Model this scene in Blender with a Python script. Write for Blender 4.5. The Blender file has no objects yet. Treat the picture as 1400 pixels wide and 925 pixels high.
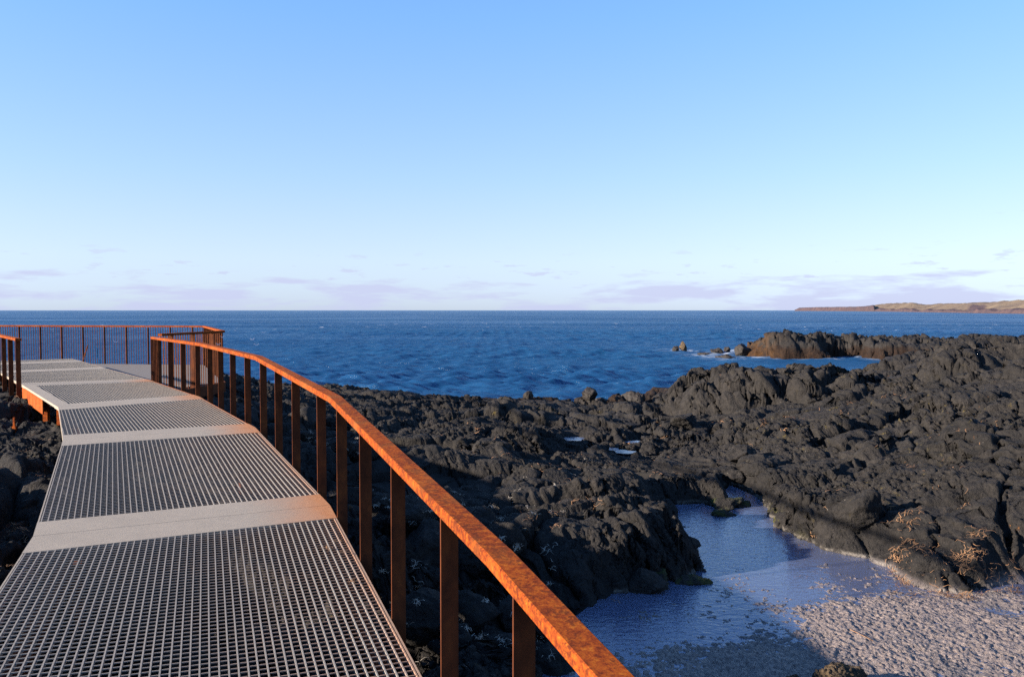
import bpy, bmesh, math, random
import numpy as np
from mathutils import Vector, noise as mnoise

random.seed(7)
rng = np.random.default_rng(7)
scene = bpy.context.scene
COL = scene.collection

# ------------------------------------------------------------------ measures
H = 3.8                      # camera above the sea (z = 0)
F = 1089.0                   # focal length in photo pixels (28 mm on 36 mm)
PITCH = math.atan(38.5 / F)
POOL = 1.0                   # level of the rock pool
RAIL = 0.9

def ray(px, py):
    u, v = (px - 700.0) / F, (462.5 - py) / F
    c, s = math.cos(PITCH), math.sin(PITCH)
    return Vector((u, c + v * s, -s + v * c))

def at(px, py, h):
    """world point seen at a photo pixel, h metres below the camera"""
    d = ray(px, py)
    t = -h / d.z
    return Vector((d.x * t, d.y * t, H - h))

# ------------------------------------------------------------------ helpers
def tag(o, label=None, cat=None, group=None, kind=None):
    if label: o['label'] = label
    if cat: o['category'] = cat
    if group: o['group'] = group
    if kind: o['kind'] = kind
    return o

def empty(name, loc, label, cat, group=None):
    o = bpy.data.objects.new(name, None)
    o.empty_display_size = 0.1
    o.location = loc
    COL.objects.link(o)
    return tag(o, label, cat, group)

def link(name, me, parent=None, mats=()):
    for m in mats: me.materials.append(m)
    o = bpy.data.objects.new(name, me)
    COL.objects.link(o)
    if parent is not None:
        o.parent = parent
        o.location = -Vector(parent.location)
    return o

class MB:
    """collects boxes, bars and sweeps (world coordinates) into one mesh"""
    def __init__(self): self.v, self.f, self.a = [], [], []
    def hexa(self, c8):
        n = len(self.v); self.v += [tuple(c) for c in c8]
        self.f += [(n, n+3, n+2, n+1), (n+4, n+5, n+6, n+7), (n, n+1, n+5, n+4), (n+1, n+2, n+6, n+5), (n+2, n+3, n+7, n+6), (n+3, n, n+4, n+7)]
    def bar(self, p, q, side, w, up0, up1):
        """bar from p to q, width w along unit side, from up0 to up1 above p/q"""
        p, q, s = Vector(p), Vector(q), Vector(side) * (w / 2)
        z0, z1 = Vector((0, 0, up0)), Vector((0, 0, up1))
        self.hexa([p - s + z0, p + s + z0, q + s + z0, q - s + z0, p - s + z1, p + s + z1, q + s + z1, q - s + z1])
    def prism(self, pts, up0, up1):
        n = len(self.v); k = len(pts)
        self.v += [(p[0], p[1], p[2] + up0) for p in pts] + [(p[0], p[1], p[2] + up1) for p in pts]
        self.f.append(tuple(range(n + k - 1, n - 1, -1))); self.f.append(tuple(range(n + k, n + 2 * k)))
        for i in range(k):
            j = (i + 1) % k
            self.f.append((n + i, n + j, n + k + j, n + k + i))
    def sweep(self, pts, prof):
        """prof = list of (outward, up); mitred along plan polyline; outward = right of travel"""
        n = len(self.v); m = len(prof)
        P = [Vector(p) for p in pts]
        for i, p in enumerate(P):
            d0 = (P[i] - P[i-1]).xy.normalized() if i > 0 else (P[1] - P[0]).xy.normalized()
            d1 = (P[i+1] - P[i]).xy.normalized() if i < len(P) - 1 else d0
            n0, n1 = Vector((d0.y, -d0.x)), Vector((d1.y, -d1.x))
            b = (n0 + n1).normalized(); k = 1 / max(0.3, b.dot(n0))
            for (a, u) in prof:
                self.v.append((p.x + b.x * a * k, p.y + b.y * a * k, p.z + u))
        for i in range(len(P) - 1):
            for j in range(m):
                j2 = (j + 1) % m
                self.f.append((n + i*m + j, n + i*m + j2, n + (i+1)*m + j2, n + (i+1)*m + j))
        self.f.append(tuple(n + j for j in range(m - 1, -1, -1)))
        e = n + (len(P) - 1) * m
        self.f.append(tuple(e + j for j in range(m)))
    def build(self, name, mat, parent=None, bevel=0):
        me = bpy.data.meshes.new(name)
        me.from_pydata(self.v, [], self.f); me.update()
        bm = bmesh.new(); bm.from_mesh(me)
        bmesh.ops.recalc_face_normals(bm, faces=bm.faces)
        if bevel:
            bmesh.ops.bevel(bm, geom=list(bm.edges), offset=bevel, segments=1, affect='EDGES')
        bm.to_mesh(me); bm.free()
        return link(name, me, parent, [mat])

def np_mesh(name, verts, quads, smooth=True, attrs=None):
    me = bpy.data.meshes.new(name)
    nv, nf = len(verts), len(quads)
    me.vertices.add(nv); me.vertices.foreach_set('co', np.ascontiguousarray(verts, np.float32).ravel())
    me.loops.add(nf * 4); me.loops.foreach_set('vertex_index', np.ascontiguousarray(quads, np.int32).ravel())
    me.polygons.add(nf)
    me.polygons.foreach_set('loop_start', np.arange(0, nf * 4, 4, dtype=np.int32))
    if smooth: me.polygons.foreach_set('use_smooth', np.ones(nf, bool))
    me.update(calc_edges=True)
    for k, a in (attrs or {}).items():
        at_ = me.attributes.new(k, 'FLOAT', 'POINT')
        at_.data.foreach_set('value', np.ascontiguousarray(a, np.float32).ravel())
    me.validate()
    return me

# ------------------------------------------------------------------ noise (numpy)
def hsh(ix, iy, s):
    with np.errstate(over='ignore'):
        h = (ix.astype(np.int64) * 374761393 + iy.astype(np.int64) * 668265263 + s * 974634777) & 0xFFFFFFFF
        h = ((h ^ (h >> 13)) * 1274126177) & 0xFFFFFFFF
        h = h ^ (h >> 16)
    return (h & 0xFFFFFF).astype(np.float32) / 16777216.0

def vnoise(x, y, s=0):
    ix, iy = np.floor(x), np.floor(y)
    fx, fy = x - ix, y - iy
    ix, iy = ix.astype(np.int64), iy.astype(np.int64)
    ux, uy = fx*fx*fx*(fx*(fx*6-15)+10), fy*fy*fy*(fy*(fy*6-15)+10)
    a, b, c, d = hsh(ix, iy, s), hsh(ix+1, iy, s), hsh(ix, iy+1, s), hsh(ix+1, iy+1, s)
    return ((a*(1-ux)+b*ux)*(1-uy) + (c*(1-ux)+d*ux)*uy) * 2 - 1

def fbm(x, y, oct=4, s=0, gain=.5):
    r, a, t = 0, 1.0, 0
    for o in range(oct):
        c, sn = math.cos(o*1.1), math.sin(o*1.1)
        r = r + a * vnoise((x*c - y*sn) * 2**o + 17.3*o, (x*sn + y*c) * 2**o - 9.1*o, s + o)
        t += a; a *= gain
    return r / t

def worley(x, y, s=0):
    ix, iy = np.floor(x).astype(np.int64), np.floor(y).astype(np.int64)
    f1 = np.full(x.shape, 9.0, np.float32); f2 = f1.copy(); cid = np.zeros(x.shape, np.float32)
    for dx in (-1, 0, 1):
        for dy in (-1, 0, 1):
            jx, jy = ix + dx, iy + dy
            px = jx + .1 + .8*hsh(jx, jy, s); py = jy + .1 + .8*hsh(jx, jy, s + 71)
            d = np.sqrt((x - px)**2 + (y - py)**2).astype(np.float32)
            near = d < f1
            f2 = np.where(near, f1, np.minimum(f2, d))
            cid = np.where(near, hsh(jx, jy, s + 131), cid)
            f1 = np.where(near, d, f1)
    return f1, f2, cid

def facets(x, y, s=0):
    """broken-rock cells: offset, tilt and edge distance of the cell that owns each point"""
    ix, iy = np.floor(x).astype(np.int64), np.floor(y).astype(np.int64)
    f1 = np.full(x.shape, 9.0, np.float32); f2 = f1.copy(); off = np.zeros(x.shape, np.float32); til = off.copy()
    for dx in (-1, 0, 1):
        for dy in (-1, 0, 1):
            jx, jy = ix + dx, iy + dy
            ex = (x - jx - .08 - .84*hsh(jx, jy, s)).astype(np.float32); ey = (y - jy - .08 - .84*hsh(jx, jy, s + 71)).astype(np.float32)
            d = np.sqrt(ex*ex + ey*ey); near = d < f1
            f2 = np.where(near, f1, np.minimum(f2, d))
            off = np.where(near, hsh(jx, jy, s + 131) - .5, off)
            til = np.where(near, (hsh(jx, jy, s + 151) - .5)*ex + (hsh(jx, jy, s + 171) - .5)*ey, til)
            f1 = np.where(near, d, f1)
    return off, til, f2 - f1

def sstep(a, b, x):
    t = np.clip((x - a) / (b - a), 0, 1)
    return t*t*(3-2*t)

def poly_sd(x, y, poly):
    """signed distance to polygon, negative inside"""
    d = np.full(x.shape, 1e9); inside = np.zeros(x.shape, bool)
    n = len(poly)
    for i in range(n):
        ax, ay = poly[i]; bx, by = poly[(i+1) % n]
        ex, ey = bx-ax, by-ay
        t = np.clip(((x-ax)*ex + (y-ay)*ey) / (ex*ex+ey*ey+1e-12), 0, 1)
        d = np.minimum(d, (x-ax-t*ex)**2 + (y-ay-t*ey)**2)
        c = ((ay > y) != (by > y)) & (x < (bx-ax)*(y-ay)/(by-ay+1e-12) + ax)
        inside ^= c
    d = np.sqrt(d)
    return np.where(inside, -d, d)

# ------------------------------------------------------------------ materials
def new_mat(name):
    m = bpy.data.materials.new(name); m.use_nodes = True
    nt = m.node_tree; nt.nodes.clear()
    out = nt.nodes.new('ShaderNodeOutputMaterial')
    return m, nt, out

class NT:
    def __init__(self, nt): self.nt = nt
    def n(self, t, **kw):
        x = self.nt.nodes.new('ShaderNode' + t)
        for k, v in kw.items():
            if k.startswith('i_'):
                x.inputs[k[2:].replace('_', ' ')].default_value = v
            else: setattr(x, k, v)
        return x
    def l(self, a, b): self.nt.links.new(a, b)
    def pos(self):
        return self.n('NewGeometry').outputs['Position']
    def mapping(self, vec, scale):
        m = self.n('Mapping'); m.inputs['Scale'].default_value = scale
        self.l(vec, m.inputs['Vector']); return m.outputs[0]
    def noise(self, vec, scale, detail=4, rough=.55, dist=0):
        x = self.n('TexNoise'); x.inputs['Scale'].default_value = scale; x.inputs['Detail'].default_value = detail
        x.inputs['Roughness'].default_value = rough; x.inputs['Distortion'].default_value = dist
        if vec is not None: self.l(vec, x.inputs['Vector'])
        return x.outputs['Fac']
    def ramp(self, fac, stops, interp='LINEAR'):
        r = self.n('ValToRGB'); cr = r.color_ramp; cr.interpolation = interp
        while len(cr.elements) < len(stops): cr.elements.new(0.5)
        for e, (p, c) in zip(cr.elements, stops):
            e.position = p; e.color = (c, c, c, 1) if isinstance(c, (int, float)) else (*c, 1)
        self.l(fac, r.inputs[0]); return r.outputs[0]
    def mix(self, fac, a, b, mode='MIX'):
        x = self.n('Mix', data_type='RGBA', blend_type=mode)
        for sock, v in ((x.inputs[0], fac), (x.inputs[6], a), (x.inputs[7], b)):
            if hasattr(v, 'is_linked') or hasattr(v, 'links'): self.l(v, sock)
            elif isinstance(v, (int, float)): sock.default_value = v if sock.type == 'VALUE' else (v, v, v, 1)
            else: sock.default_value = (*v, 1)
        return x.outputs[2]
    def math(self, op, a, b=0, clamp=False):
        x = self.n('Math', operation=op); x.use_clamp = clamp
        for s, v in zip(x.inputs, (a, b)):
            if isinstance(v, (int, float)): s.default_value = v
            else: self.l(v, s)
        return x.outputs[0]
    def attr(self, name):
        return self.n('Attribute', attribute_name=name).outputs['Fac']
    def bump(self, height, strength, dist, normal=None):
        b = self.n('Bump'); b.inputs['Strength'].default_value = strength; b.inputs['Distance'].default_value = dist
        self.l(height, b.inputs['Height'])
        if normal: self.l(normal, b.inputs['Normal'])
        return b.outputs[0]
    def bsdf(self, color, rough, normal=None, spec=.5, metal=0):
        b = self.n('BsdfPrincipled')
        for nm, v in (('Base Color', color), ('Roughness', rough), ('Specular IOR Level', spec), ('Metallic', metal)):
            s = b.inputs[nm]
            if isinstance(v, (int, float)): s.default_value = v
            elif isinstance(v, tuple): s.default_value = (*v, 1)
            else: self.l(v, s)
        if normal: self.l(normal, b.inputs['Normal'])
        return b.outputs[0]

def mat_rust(name, bright=1.0, seedv=0.0, lit=True):
    m, nt, out = new_mat(name); g = NT(nt)
    p = g.pos()
    off = g.n('VectorMath', operation='ADD'); g.l(p, off.inputs[0]); off.inputs[1].default_value = (seedv, seedv*2, 0); p = off.outputs[0]
    n1 = g.noise(p, 34, 7, .74, .3)
    n2 = g.noise(p, 70, 5, .7, .2)
    n3 = g.noise(p, 4, 3, .5)
    k = bright
    c = g.ramp(n1, [(.36, (.12*k, .022*k, .010*k)), (.46, (.27*k, .052*k, .012*k)), (.56, (.40*k, .090*k, .013*k)), (.68, (.48*k, .155*k, .022*k))])
    dark = g.ramp(g.math('ADD', n2, g.math('MULTIPLY', g.math('SUBTRACT', g.noise(p, 8, 4, .6), .5), .9)), [(.50, 0.0), (.62, 1.0)])
    c = g.mix(g.math('MULTIPLY', dark, .9), c, (.13*k, .030*k, .012*k))
    c = g.mix(g.math('MULTIPLY', g.ramp(n3, [(.5, 0.0), (.7, 1.0)]), .4), c, (.42*k, .15*k, .035*k))
    nb = g.bump(n2, .35, .003)
    g.l(g.bsdf(c, .9, nb, .06), out.inputs[0]); return m

def mat_rustpost():
    m, nt, out = new_mat('rust_post'); g = NT(nt)
    p = g.mapping(g.pos(), (1, 1, .5))
    n1 = g.noise(p, 12, 5, .6, .4); n2 = g.noise(g.pos(), 38, 3, .6)
    c = g.ramp(n1, [(.3, (.042, .013, .006)), (.55, (.088, .025, .009)), (.75, (.145, .043, .012))])
    c = g.mix(g.ramp(n2, [(.64, 0.0), (.70, .8)]), c, (.07, .025, .012))
    g.l(g.bsdf(c, .85, g.bump(n2, .3, .003), .12), out.inputs[0]); return m

def mat_frp(name='gritted_frp', t=(1, 1, 1)):
    m, nt, out = new_mat(name); g = NT(nt)
    p = g.pos()
    grit = g.noise(p, 420, 2, .6); bl = g.noise(p, 3.5, 5, .6); bl2 = g.noise(p, 22, 4, .6)
    c = g.ramp(bl, [(.3, (.225*t[0], .198*t[1], .168*t[2])), (.7, (.265*t[0], .232*t[1], .196*t[2]))])
    c = g.mix(g.math('MULTIPLY', g.ramp(bl2, [(.4, 1.0), (.6, 0.0)]), .25), c, (.19, .168, .145))
    c = g.mix(g.math('MULTIPLY', g.ramp(grit, [(.35, 1.0), (.6, 0.0)]), .3), c, (.14, .125, .11))
    st = g.math('ADD', g.attr('stain'), g.math('MULTIPLY', g.math('SUBTRACT', bl, .5), .9), True)
    st = g.math('MULTIPLY', st, g.attr('stain'), True)
    c = g.mix(g.ramp(st, [(.02, 0.0), (.35, .45), (.9, .9)]), c, g.mix(g.noise(p, 30, 4), (.34, .15, .055), (.28, .09, .025)))
    g.l(g.bsdf(c, .85, g.bump(grit, .5, .002), .25), out.inputs[0]); return m

def mat_plain(name, col, rough=.7, scale=20, var=.25, bump=.2, spec=.3, metal=0):
    m, nt, out = new_mat(name); g = NT(nt)
    n = g.noise(g.pos(), scale, 5, .6)
    c = g.ramp(n, [(.3, tuple(v*(1-var) for v in col)), (.7, tuple(min(1, v*(1+var)) for v in col))])
    g.l(g.bsdf(c, rough, g.bump(n, bump, .004), spec, metal), out.inputs[0]); return m

def mat_rock(name, tide=True, warm=0.0, moss=0.0):
    m, nt, out = new_mat(name); g = NT(nt)
    p = g.pos(); sep = g.n('SeparateXYZ'); g.l(p, sep.inputs[0]); z = sep.outputs[2]
    a = g.noise(p, .9, 5, .6); b = g.noise(p, 9, 6, .7); f = g.noise(p, 60, 4, .75); ff = g.noise(p, 210, 2, .7)
    c = g.ramp(a, [(.3, (.0170, .0160, .0156)), (.7, (.0340, .0305, .0280))])
    c = g.mix(g.ramp(b, [(.36, .75), (.60, 0.0)]), c, (.0095, .0092, .0095))
    c = g.mix(g.math('MULTIPLY', g.ramp(f, [(.55, 0.0), (.72, 1.0)]), .35), c, (.092, .079, .068))
    if warm: c = g.mix(g.math('MULTIPLY', g.ramp(g.noise(p, 5, 5, .7), [(.4, 0.0), (.6, 1.0)]), warm), c, (.15, .10, .052))
    # lichen flecks, green-yellow, where a broad patch noise allows
    patch = g.ramp(g.noise(p, .22, 3, .5), [(.50, 0.0), (.62, 1.0)])
    fl = g.ramp(g.noise(p, 5.5, 6, .75, .5), [(.60, 0.0), (.68, 1.0)])
    c = g.mix(g.math('MULTIPLY', g.math('MULTIPLY', patch, fl), .8), c, (.12, .092, .025))
    fo = g.ramp(g.noise(p, 3.1, 6, .8, .8), [(.665, 0.0), (.70, 1.0)])
    c = g.mix(g.math('MULTIPLY', fo, .75), c, (.17, .075, .022))
    c = g.mix(g.ramp(g.noise(p, 16, 3, .6), [(.715, 0.0), (.745, .7)]), c, (.16, .145, .125))
    if tide:  # brown weed and lichen band just above the sea
        lv = g.math('ADD', z, g.math('MULTIPLY', g.math('SUBTRACT', g.noise(p, 1.3, 4), .5), 1.3))
        reach = g.attr('tide')
        band = g.math('MULTIPLY', g.ramp(lv, [(.05, 1.0), (.75, .75), (1.0, 0.0)]), reach)
        c = g.mix(band, c, g.ramp(g.noise(p, 6, 5, .7), [(.3, (.007, .0055, .005)), (.52, (.016, .009, .006)), (.72, (.034, .018, .009))]))
        rust = g.attr('ochre')
        c = g.mix(g.math('MULTIPLY', rust, g.ramp(g.noise(p, 1.7, 5, .65), [(.38, 0.0), (.58, .65)])), c, (.062, .030, .010))
        # salt and dried-mud crust on the flats by the pool
        sd = g.attr('sand')
        k1 = g.noise(p, 40, 5, .78, .6); k2 = g.noise(p, 90, 3, .7); k3 = g.noise(p, 1.6, 3, .5)
        sc = g.ramp(k1, [(.36, (.045, .040, .044)), (.45, (.175, .140, .124)), (.60, (.25, .200, .178)), (.8, (.32, .265, .238))])
        sc = g.mix(g.math('MULTIPLY', g.ramp(k2, [(.52, 0.0), (.64, 1.0)]), .5), sc, (.055, .045, .042))
        sc = g.mix(g.math('MULTIPLY', g.ramp(k3, [(.4, 0.0), (.6, 1.0)]), .35), sc, (.15, .118, .112))
        c = g.mix(g.math('MULTIPLY', sd, 1.0, True), c, sc)
        # wet mud under the water
        c = g.mix(g.attr('bed'), c, g.ramp(k3, [(.35, (.06, .064, .082)), (.7, (.14, .122, .130))]))
        # green weed along the waterline
        gw = g.math('MULTIPLY', g.attr('weed'), g.ramp(g.noise(p, 4.5, 3, .6), [(.48, 0.0), (.56, 1.0)]), True)
        c = g.mix(gw, c, (.12, .12, .015))
        sl = g.math('MULTIPLY', g.attr('salt'), g.ramp(g.noise(p, 7, 4, .6), [(.42, 0.0), (.55, 1.0)]), True)
        c = g.mix(g.math('MULTIPLY', sl, .4), c, (.32, .29, .25))
    if moss:
        c = g.mix(g.math('MULTIPLY', g.ramp(g.noise(p, 7, 4, .65), [(.45, 0.0), (.58, 1.0)]), moss), c, (.045, .05, .015))
    vo = g.n('TexVoronoi'); vo.inputs['Scale'].default_value = 30
    wv = g.n('VectorMath', operation='MULTIPLY_ADD'); wn = g.n('TexNoise'); wn.inputs['Scale'].default_value = 12; wn.inputs['Detail'].default_value = 3; g.l(p, wn.inputs['Vector'])
    g.l(wn.outputs['Color'], wv.inputs[0]); wv.inputs[1].default_value = (.09, .09, .09); g.l(p, wv.inputs[2]); g.l(wv.outputs[0], vo.inputs['Vector'])
    crumb = g.math('MULTIPLY', vo.outputs['Distance'], g.math('MULTIPLY', g.ramp(g.noise(p, 1.1, 3, .6), [(.40, .25), (.58, 1.0)]), -1.1))
    f = g.math('ADD', f, crumb)
    h = g.math('ADD', g.math('MULTIPLY', f, .6), g.math('ADD', g.math('MULTIPLY', b, 1.2), g.math('MULTIPLY', ff, .3)))
    nb = g.bump(h, 1.0, .030)
    ro = .82
    if tide:   # the crust by the pool is damp and takes a sheen from the sky
        ro = g.math('SUBTRACT', .82, g.math('MULTIPLY', g.math('ADD', sd, g.attr('bed'), True), g.ramp(g.noise(p, 2.2, 4, .6), [(.35, .46), (.65, .28)])))
    g.l(g.bsdf(c, ro, nb, g.math('ADD', .10, g.math('MULTIPLY', g.math('ADD', sd, g.attr('bed'), True), .3)) if tide else .12), out.inputs[0]); return m

def mat_sea():
    m, nt, out = new_mat('sea_water'); g = NT(nt)
    p = g.pos()
    w1 = g.noise(g.mapping(p, (.55, 1.0, 1)), 2.6, 6, .70, .3)
    w2 = g.noise(g.mapping(p, (.45, 1.0, 1)), .32, 4, .6, .2)
    w3 = g.noise(g.mapping(p, (.35, 1.0, 1)), .055, 4, .6)
    hgt = g.math('ADD', g.math('MULTIPLY', w1, .48), g.math('ADD', g.math('MULTIPLY', w2, .9), g.math('MULTIPLY', w3, 2.6)))
    gust = g.noise(g.mapping(p, (.35, 1.0, 1)), .022, 3, .55, .6)
    b = g.n('Bump'); b.inputs['Distance'].default_value = 1.0
    g.l(hgt, b.inputs['Height']); g.l(g.ramp(gust, [(.38, .35), (.62, 1.0)]), b.inputs['Strength'])
    deep = g.ramp(g.noise(g.mapping(p, (.4, 1, 1)), .012, 3), [(.35, (.006, .038, .102)), (.7, (.010, .058, .130))])
    # whitecaps and surf
    cap = g.noise(g.mapping(p, (.8, 1.1, 1)), .42, 6, .74, .35)
    sep = g.n('SeparateXYZ'); g.l(p, sep.inputs[0])
    far = g.n('MapRange'); g.l(sep.outputs[1], far.inputs[0])
    far.inputs[1].default_value = 60; far.inputs[2].default_value = 160
    far.inputs[3].default_value = .09; far.inputs[4].default_value = 0.0
    capm = g.ramp(g.math('SUBTRACT', cap, far.outputs[0]), [(.635, 0.0), (.665, 1.0)])
    surf = g.math('MULTIPLY', g.attr('foam'), g.ramp(g.noise(g.mapping(p, (.6, 1, 1)), 1.3, 7, .78, .6), [(.46, 0.0), (.60, .85)]))
    fm = g.math('MAXIMUM', capm, surf, True)
    c = g.mix(fm, deep, (.40, .43, .46))
    r = g.math('ADD', g.math('MULTIPLY', fm, .6), .16, True)
    df = g.n('BsdfDiffuse'); g.l(c, df.inputs['Color'])
    gl = g.n('BsdfGlossy'); gl.inputs['Roughness'].default_value = .22; gl.inputs['Color'].default_value = (.80, .90, 1, 1); g.l(b.outputs[0], gl.inputs['Normal'])
    fr = g.n('Fresnel'); fr.inputs['IOR'].default_value = 1.33; g.l(b.outputs[0], fr.inputs['Normal'])
    mx = g.n('MixShader'); g.l(g.math('MULTIPLY', g.math('MULTIPLY', fr.outputs[0], .44), g.math('SUBTRACT', 1.0, fm)), mx.inputs[0])
    g.l(df.outputs[0], mx.inputs[1]); g.l(gl.outputs[0], mx.inputs[2])
    g.l(mx.outputs[0], out.inputs[0]); return m

def mat_pool():
    m, nt, out = new_mat('pool_water'); g = NT(nt)
    p = g.pos()
    w1 = g.noise(g.mapping(p, (1, 1.7, 1)), 9, 3, .6, .3); w2 = g.noise(g.mapping(p, (.8, 1.3, 1)), 28, 2, .5)
    nb = g.bump(g.math('ADD', g.math('MULTIPLY', w1, 1.0), g.math('MULTIPLY', w2, .35)), .24, .03)
    gl = g.n('BsdfGlossy'); gl.inputs['Roughness'].default_value = .10; gl.inputs['Color'].default_value = (1, 1, 1, 1); g.l(nb, gl.inputs['Normal'])
    tr = g.n('BsdfTransparent'); tr.inputs['Color'].default_value = (.55, .66, .80, 1)
    df = g.n('BsdfDiffuse'); df.inputs['Color'].default_value = (.135, .165, .275, 1)
    mm = g.n('MixShader'); mm.inputs[0].default_value = .44; g.l(tr.outputs[0], mm.inputs[1]); g.l(df.outputs[0], mm.inputs[2])
    fr = g.n('Fresnel'); fr.inputs['IOR'].default_value = 1.48; g.l(nb, fr.inputs['Normal'])
    mx = g.n('MixShader'); g.l(fr.outputs[0], mx.inputs[0]); g.l(mm.outputs[0], mx.inputs[1]); g.l(gl.outputs[0], mx.inputs[2])
    g.l(mx.outputs[0], out.inputs[0]); return m

def mat_hills():
    m, nt, out = new_mat('hill_ground'); g = NT(nt)
    p = g.pos(); sep = g.n('SeparateXYZ'); g.l(p, sep.inputs[0])
    n1 = g.noise(p, .012, 6, .65); n2 = g.noise(p, .05, 5, .7)
    grass = g.ramp(n1, [(.3, (.095, .073, .060)), (.5, (.120, .092, .068)), (.7, (.170, .130, .085))])
    cliff = g.ramp(n2, [(.3, (.033, .027, .036)), (.7, (.080, .053, .052))])
    c = g.mix(g.ramp(g.math('ADD', g.attr('cliff'), g.math('MULTIPLY', g.math('SUBTRACT', n2, .5), .6)), [(.4, 0.0), (.6, 1.0)]), grass, cliff)
    g.l(g.bsdf(c, .9, g.bump(n2, .6, 4), .1), out.inputs[0]); return m

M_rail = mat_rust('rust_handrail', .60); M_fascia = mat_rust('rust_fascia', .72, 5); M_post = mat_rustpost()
M_frp = mat_frp('gritted_frp', (1.02, .99, .93)); M_grate = mat_frp('frp_grating', (.86, .90, .96)); M_rock = mat_rock('lava_rock'); M_bould = mat_rock('lava_boulder', tide=False)
M_brock = mat_rock('brown_rock', tide=False, warm=.6); M_moss = mat_rock('mossy_rock', tide=False, moss=.8)
M_wet = mat_plain('wet_weedy_rock', (.013, .0100, .0085), .75, 9, .6, .9, .35)
M_clip = mat_plain('zinc_clip', (.62, .64, .74), .35, 40, .1, .1, .5, .6)
M_slab = mat_plain('grey_slab', (.11, .098, .09), .9, 12, .2, .3)
M_sea, M_pool, M_hills = mat_sea(), mat_pool(), mat_hills()
M_weed = mat_plain('dry_seaweed', (.17, .092, .045), .8, 3, .55, .2)
M_pale = mat_plain('pale_seaweed', (.30, .265, .22), .85, 4, .4, .2)
M_net = mat_plain('green_net', (.05, .25, .19), .8, 15, .3, .2)
M_white = mat_plain('gull_white', (.75, .75, .73), .7, 8, .05, .1)
M_grey = mat_plain('gull_grey', (.30, .32, .35), .7, 8, .1, .1)
M_beak = mat_plain('gull_beak', (.55, .35, .04), .6, 8, .1, .1)

# ------------------------------------------------------------------ walkway lines
def P2(px, py, h): return at(px, py, h)
Rr = [None, P2(451, 690, 1.61), P2(349, 584, 1.476), P2(272.6, 542, 1.45), P2(206, 519.5, 1.44), P2(142.5, 502.7, 1.44), P2(110.7, 493.3, 1.44)]
Ll = [None, P2(45, 733, 1.61), P2(86, 601, 1.476), P2(79.7, 556.5, 1.45), P2(30, 525.5, 1.44), None, None]
near = P2(578, 925, 1.737)
d0 = (near - Rr[1]); d0 /= abs(d0.y)
def run(S, dy, y, dip):
    q = S + d0 * (S.y - y); q.z = dip; return q
kz = H - 1.778
Rk, Lk = run(Rr[1], 0, 2.86, kz), run(Ll[1], 0, 1.95, kz)
Rm, Lm = run(Rr[1], 0, .70, H - 1.985), run(Ll[1], 0, -.21, H - 1.985)
Re, Le = run(Rr[1], 0, -4.0, H - 2.08), run(Ll[1], 0, -4.9, H - 2.08)
n5 = Vector((.79, .61, 0))
Ll[5] = Rr[5] - n5 * 2.22; Ll[6] = Rr[6] - n5 * 2.22
END_R, END_L = Vector((-13.35, 24.0, H - 1.44)), Vector((-15.2, 22.75, H - 1.44))
Rr.append(END_R); Ll.append(END_L)
Rr[0:1] = [Re, Rm, Rk]; Ll[0:1] = [Le, Lm, Lk]      # creases 0-2 lie behind and below the camera


# ------------------------------------------------------------------ terrain
def w(px, py, h):
    p = at(px, py, h); return (p.x, p.y, p.z)
ctrl = [w(60,570,1.95), w(20,560,1.80), w(0,540,1.75), w(20,650,1.84), w(50,700,1.84), w(10,740,1.86), w(0,800,2.05), w(-80,700,2.05), w(-200,600,2.15), w(-300,520,2.2),
 (-2.3,6.2,H-2.45), (-4,9.5,H-2.15), (-6,13,H-2.05), (-9,16,H-2.0), (-12,21,H-2.05), (-1,3,H-2.65), (0,0,H-2.7), (0,-6,H-2.6), (-4,0,H-2.1), (-3.6,3,H-1.95), (-4.2,5.5,H-1.9), (4,-4,H-2.5), (-9,5,H-2.15), (-16,14,H-2.2),
 w(480,650,2.55), w(560,700,2.65), w(600,850,2.75), w(520,600,2.55), w(440,600,2.4), w(380,560,2.25), w(330,545,2.2), w(300,530,2.25),
 (-8.5,21.5,H-2.25), (-11,25,H-2.5), (-16,28,H-2.6), (-24,26,H-2.4), (-30,20,H-2.0),
 w(480,533,2.95), w(600,546,3.12), w(700,549,3.15), w(800,551,3.1), w(880,553,3.2), w(380,530,2.9), w(320,520,2.8),
 w(700,560,2.95), w(850,560,3.0), w(950,582,2.9), w(800,590,2.78), w(700,620,2.55), w(900,610,2.7), w(960,640,2.7), w(620,640,2.5),
 w(600,590,2.75), w(560,570,2.8), w(760,680,2.35), w(700,740,2.4), w(850,700,2.32), w(880,735,2.33), w(930,660,2.55), w(1000,640,2.66), w(760,790,2.6), w(700,830,2.75),
 w(1060,600,2.45), w(1100,560,2.42), w(1200,540,2.02), w(1150,512,2.12), w(1220,515,2.05), w(1300,510,1.7), w(1300,480,1.52), w(1400,478,1.3), w(1400,520,1.5),
 w(1330,560,1.8), w(1400,600,1.85), w(1250,620,2.2), w(1400,680,2.15), w(1300,700,2.3), w(1150,690,2.42), w(1400,750,2.35), w(1330,780,2.6), w(1100,715,2.5), w(1220,740,2.5),
 w(1000,570,2.75), w(1050,545,2.5), w(960,550,2.95), (9,31,.7), (14,33,.8), (20,43,.7), (26,52,.7), (30,58,.9), (8,4,H-2.5), (14,8,H-2.0), (20,16,H-1.5), (30,30,H-1.25),
 (19.5,65,.8), (21,66,1.3), (26,66,1.35), (33,65,1.2), (40,64,1.2), (38,52,1.6), (45,55,1.7), (60,55,1.8), (50,70,1.0), (34,46,1.7), (28,38,1.6), (40,40,2.1)]
C = np.array(ctrl)
def lp(x, y): return np.stack([np.log(np.hypot(x, y + 3.0)) * 1.0, np.arctan2(x, y + 3.0) * 1.0], -1)
def kern(r): return r
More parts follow.
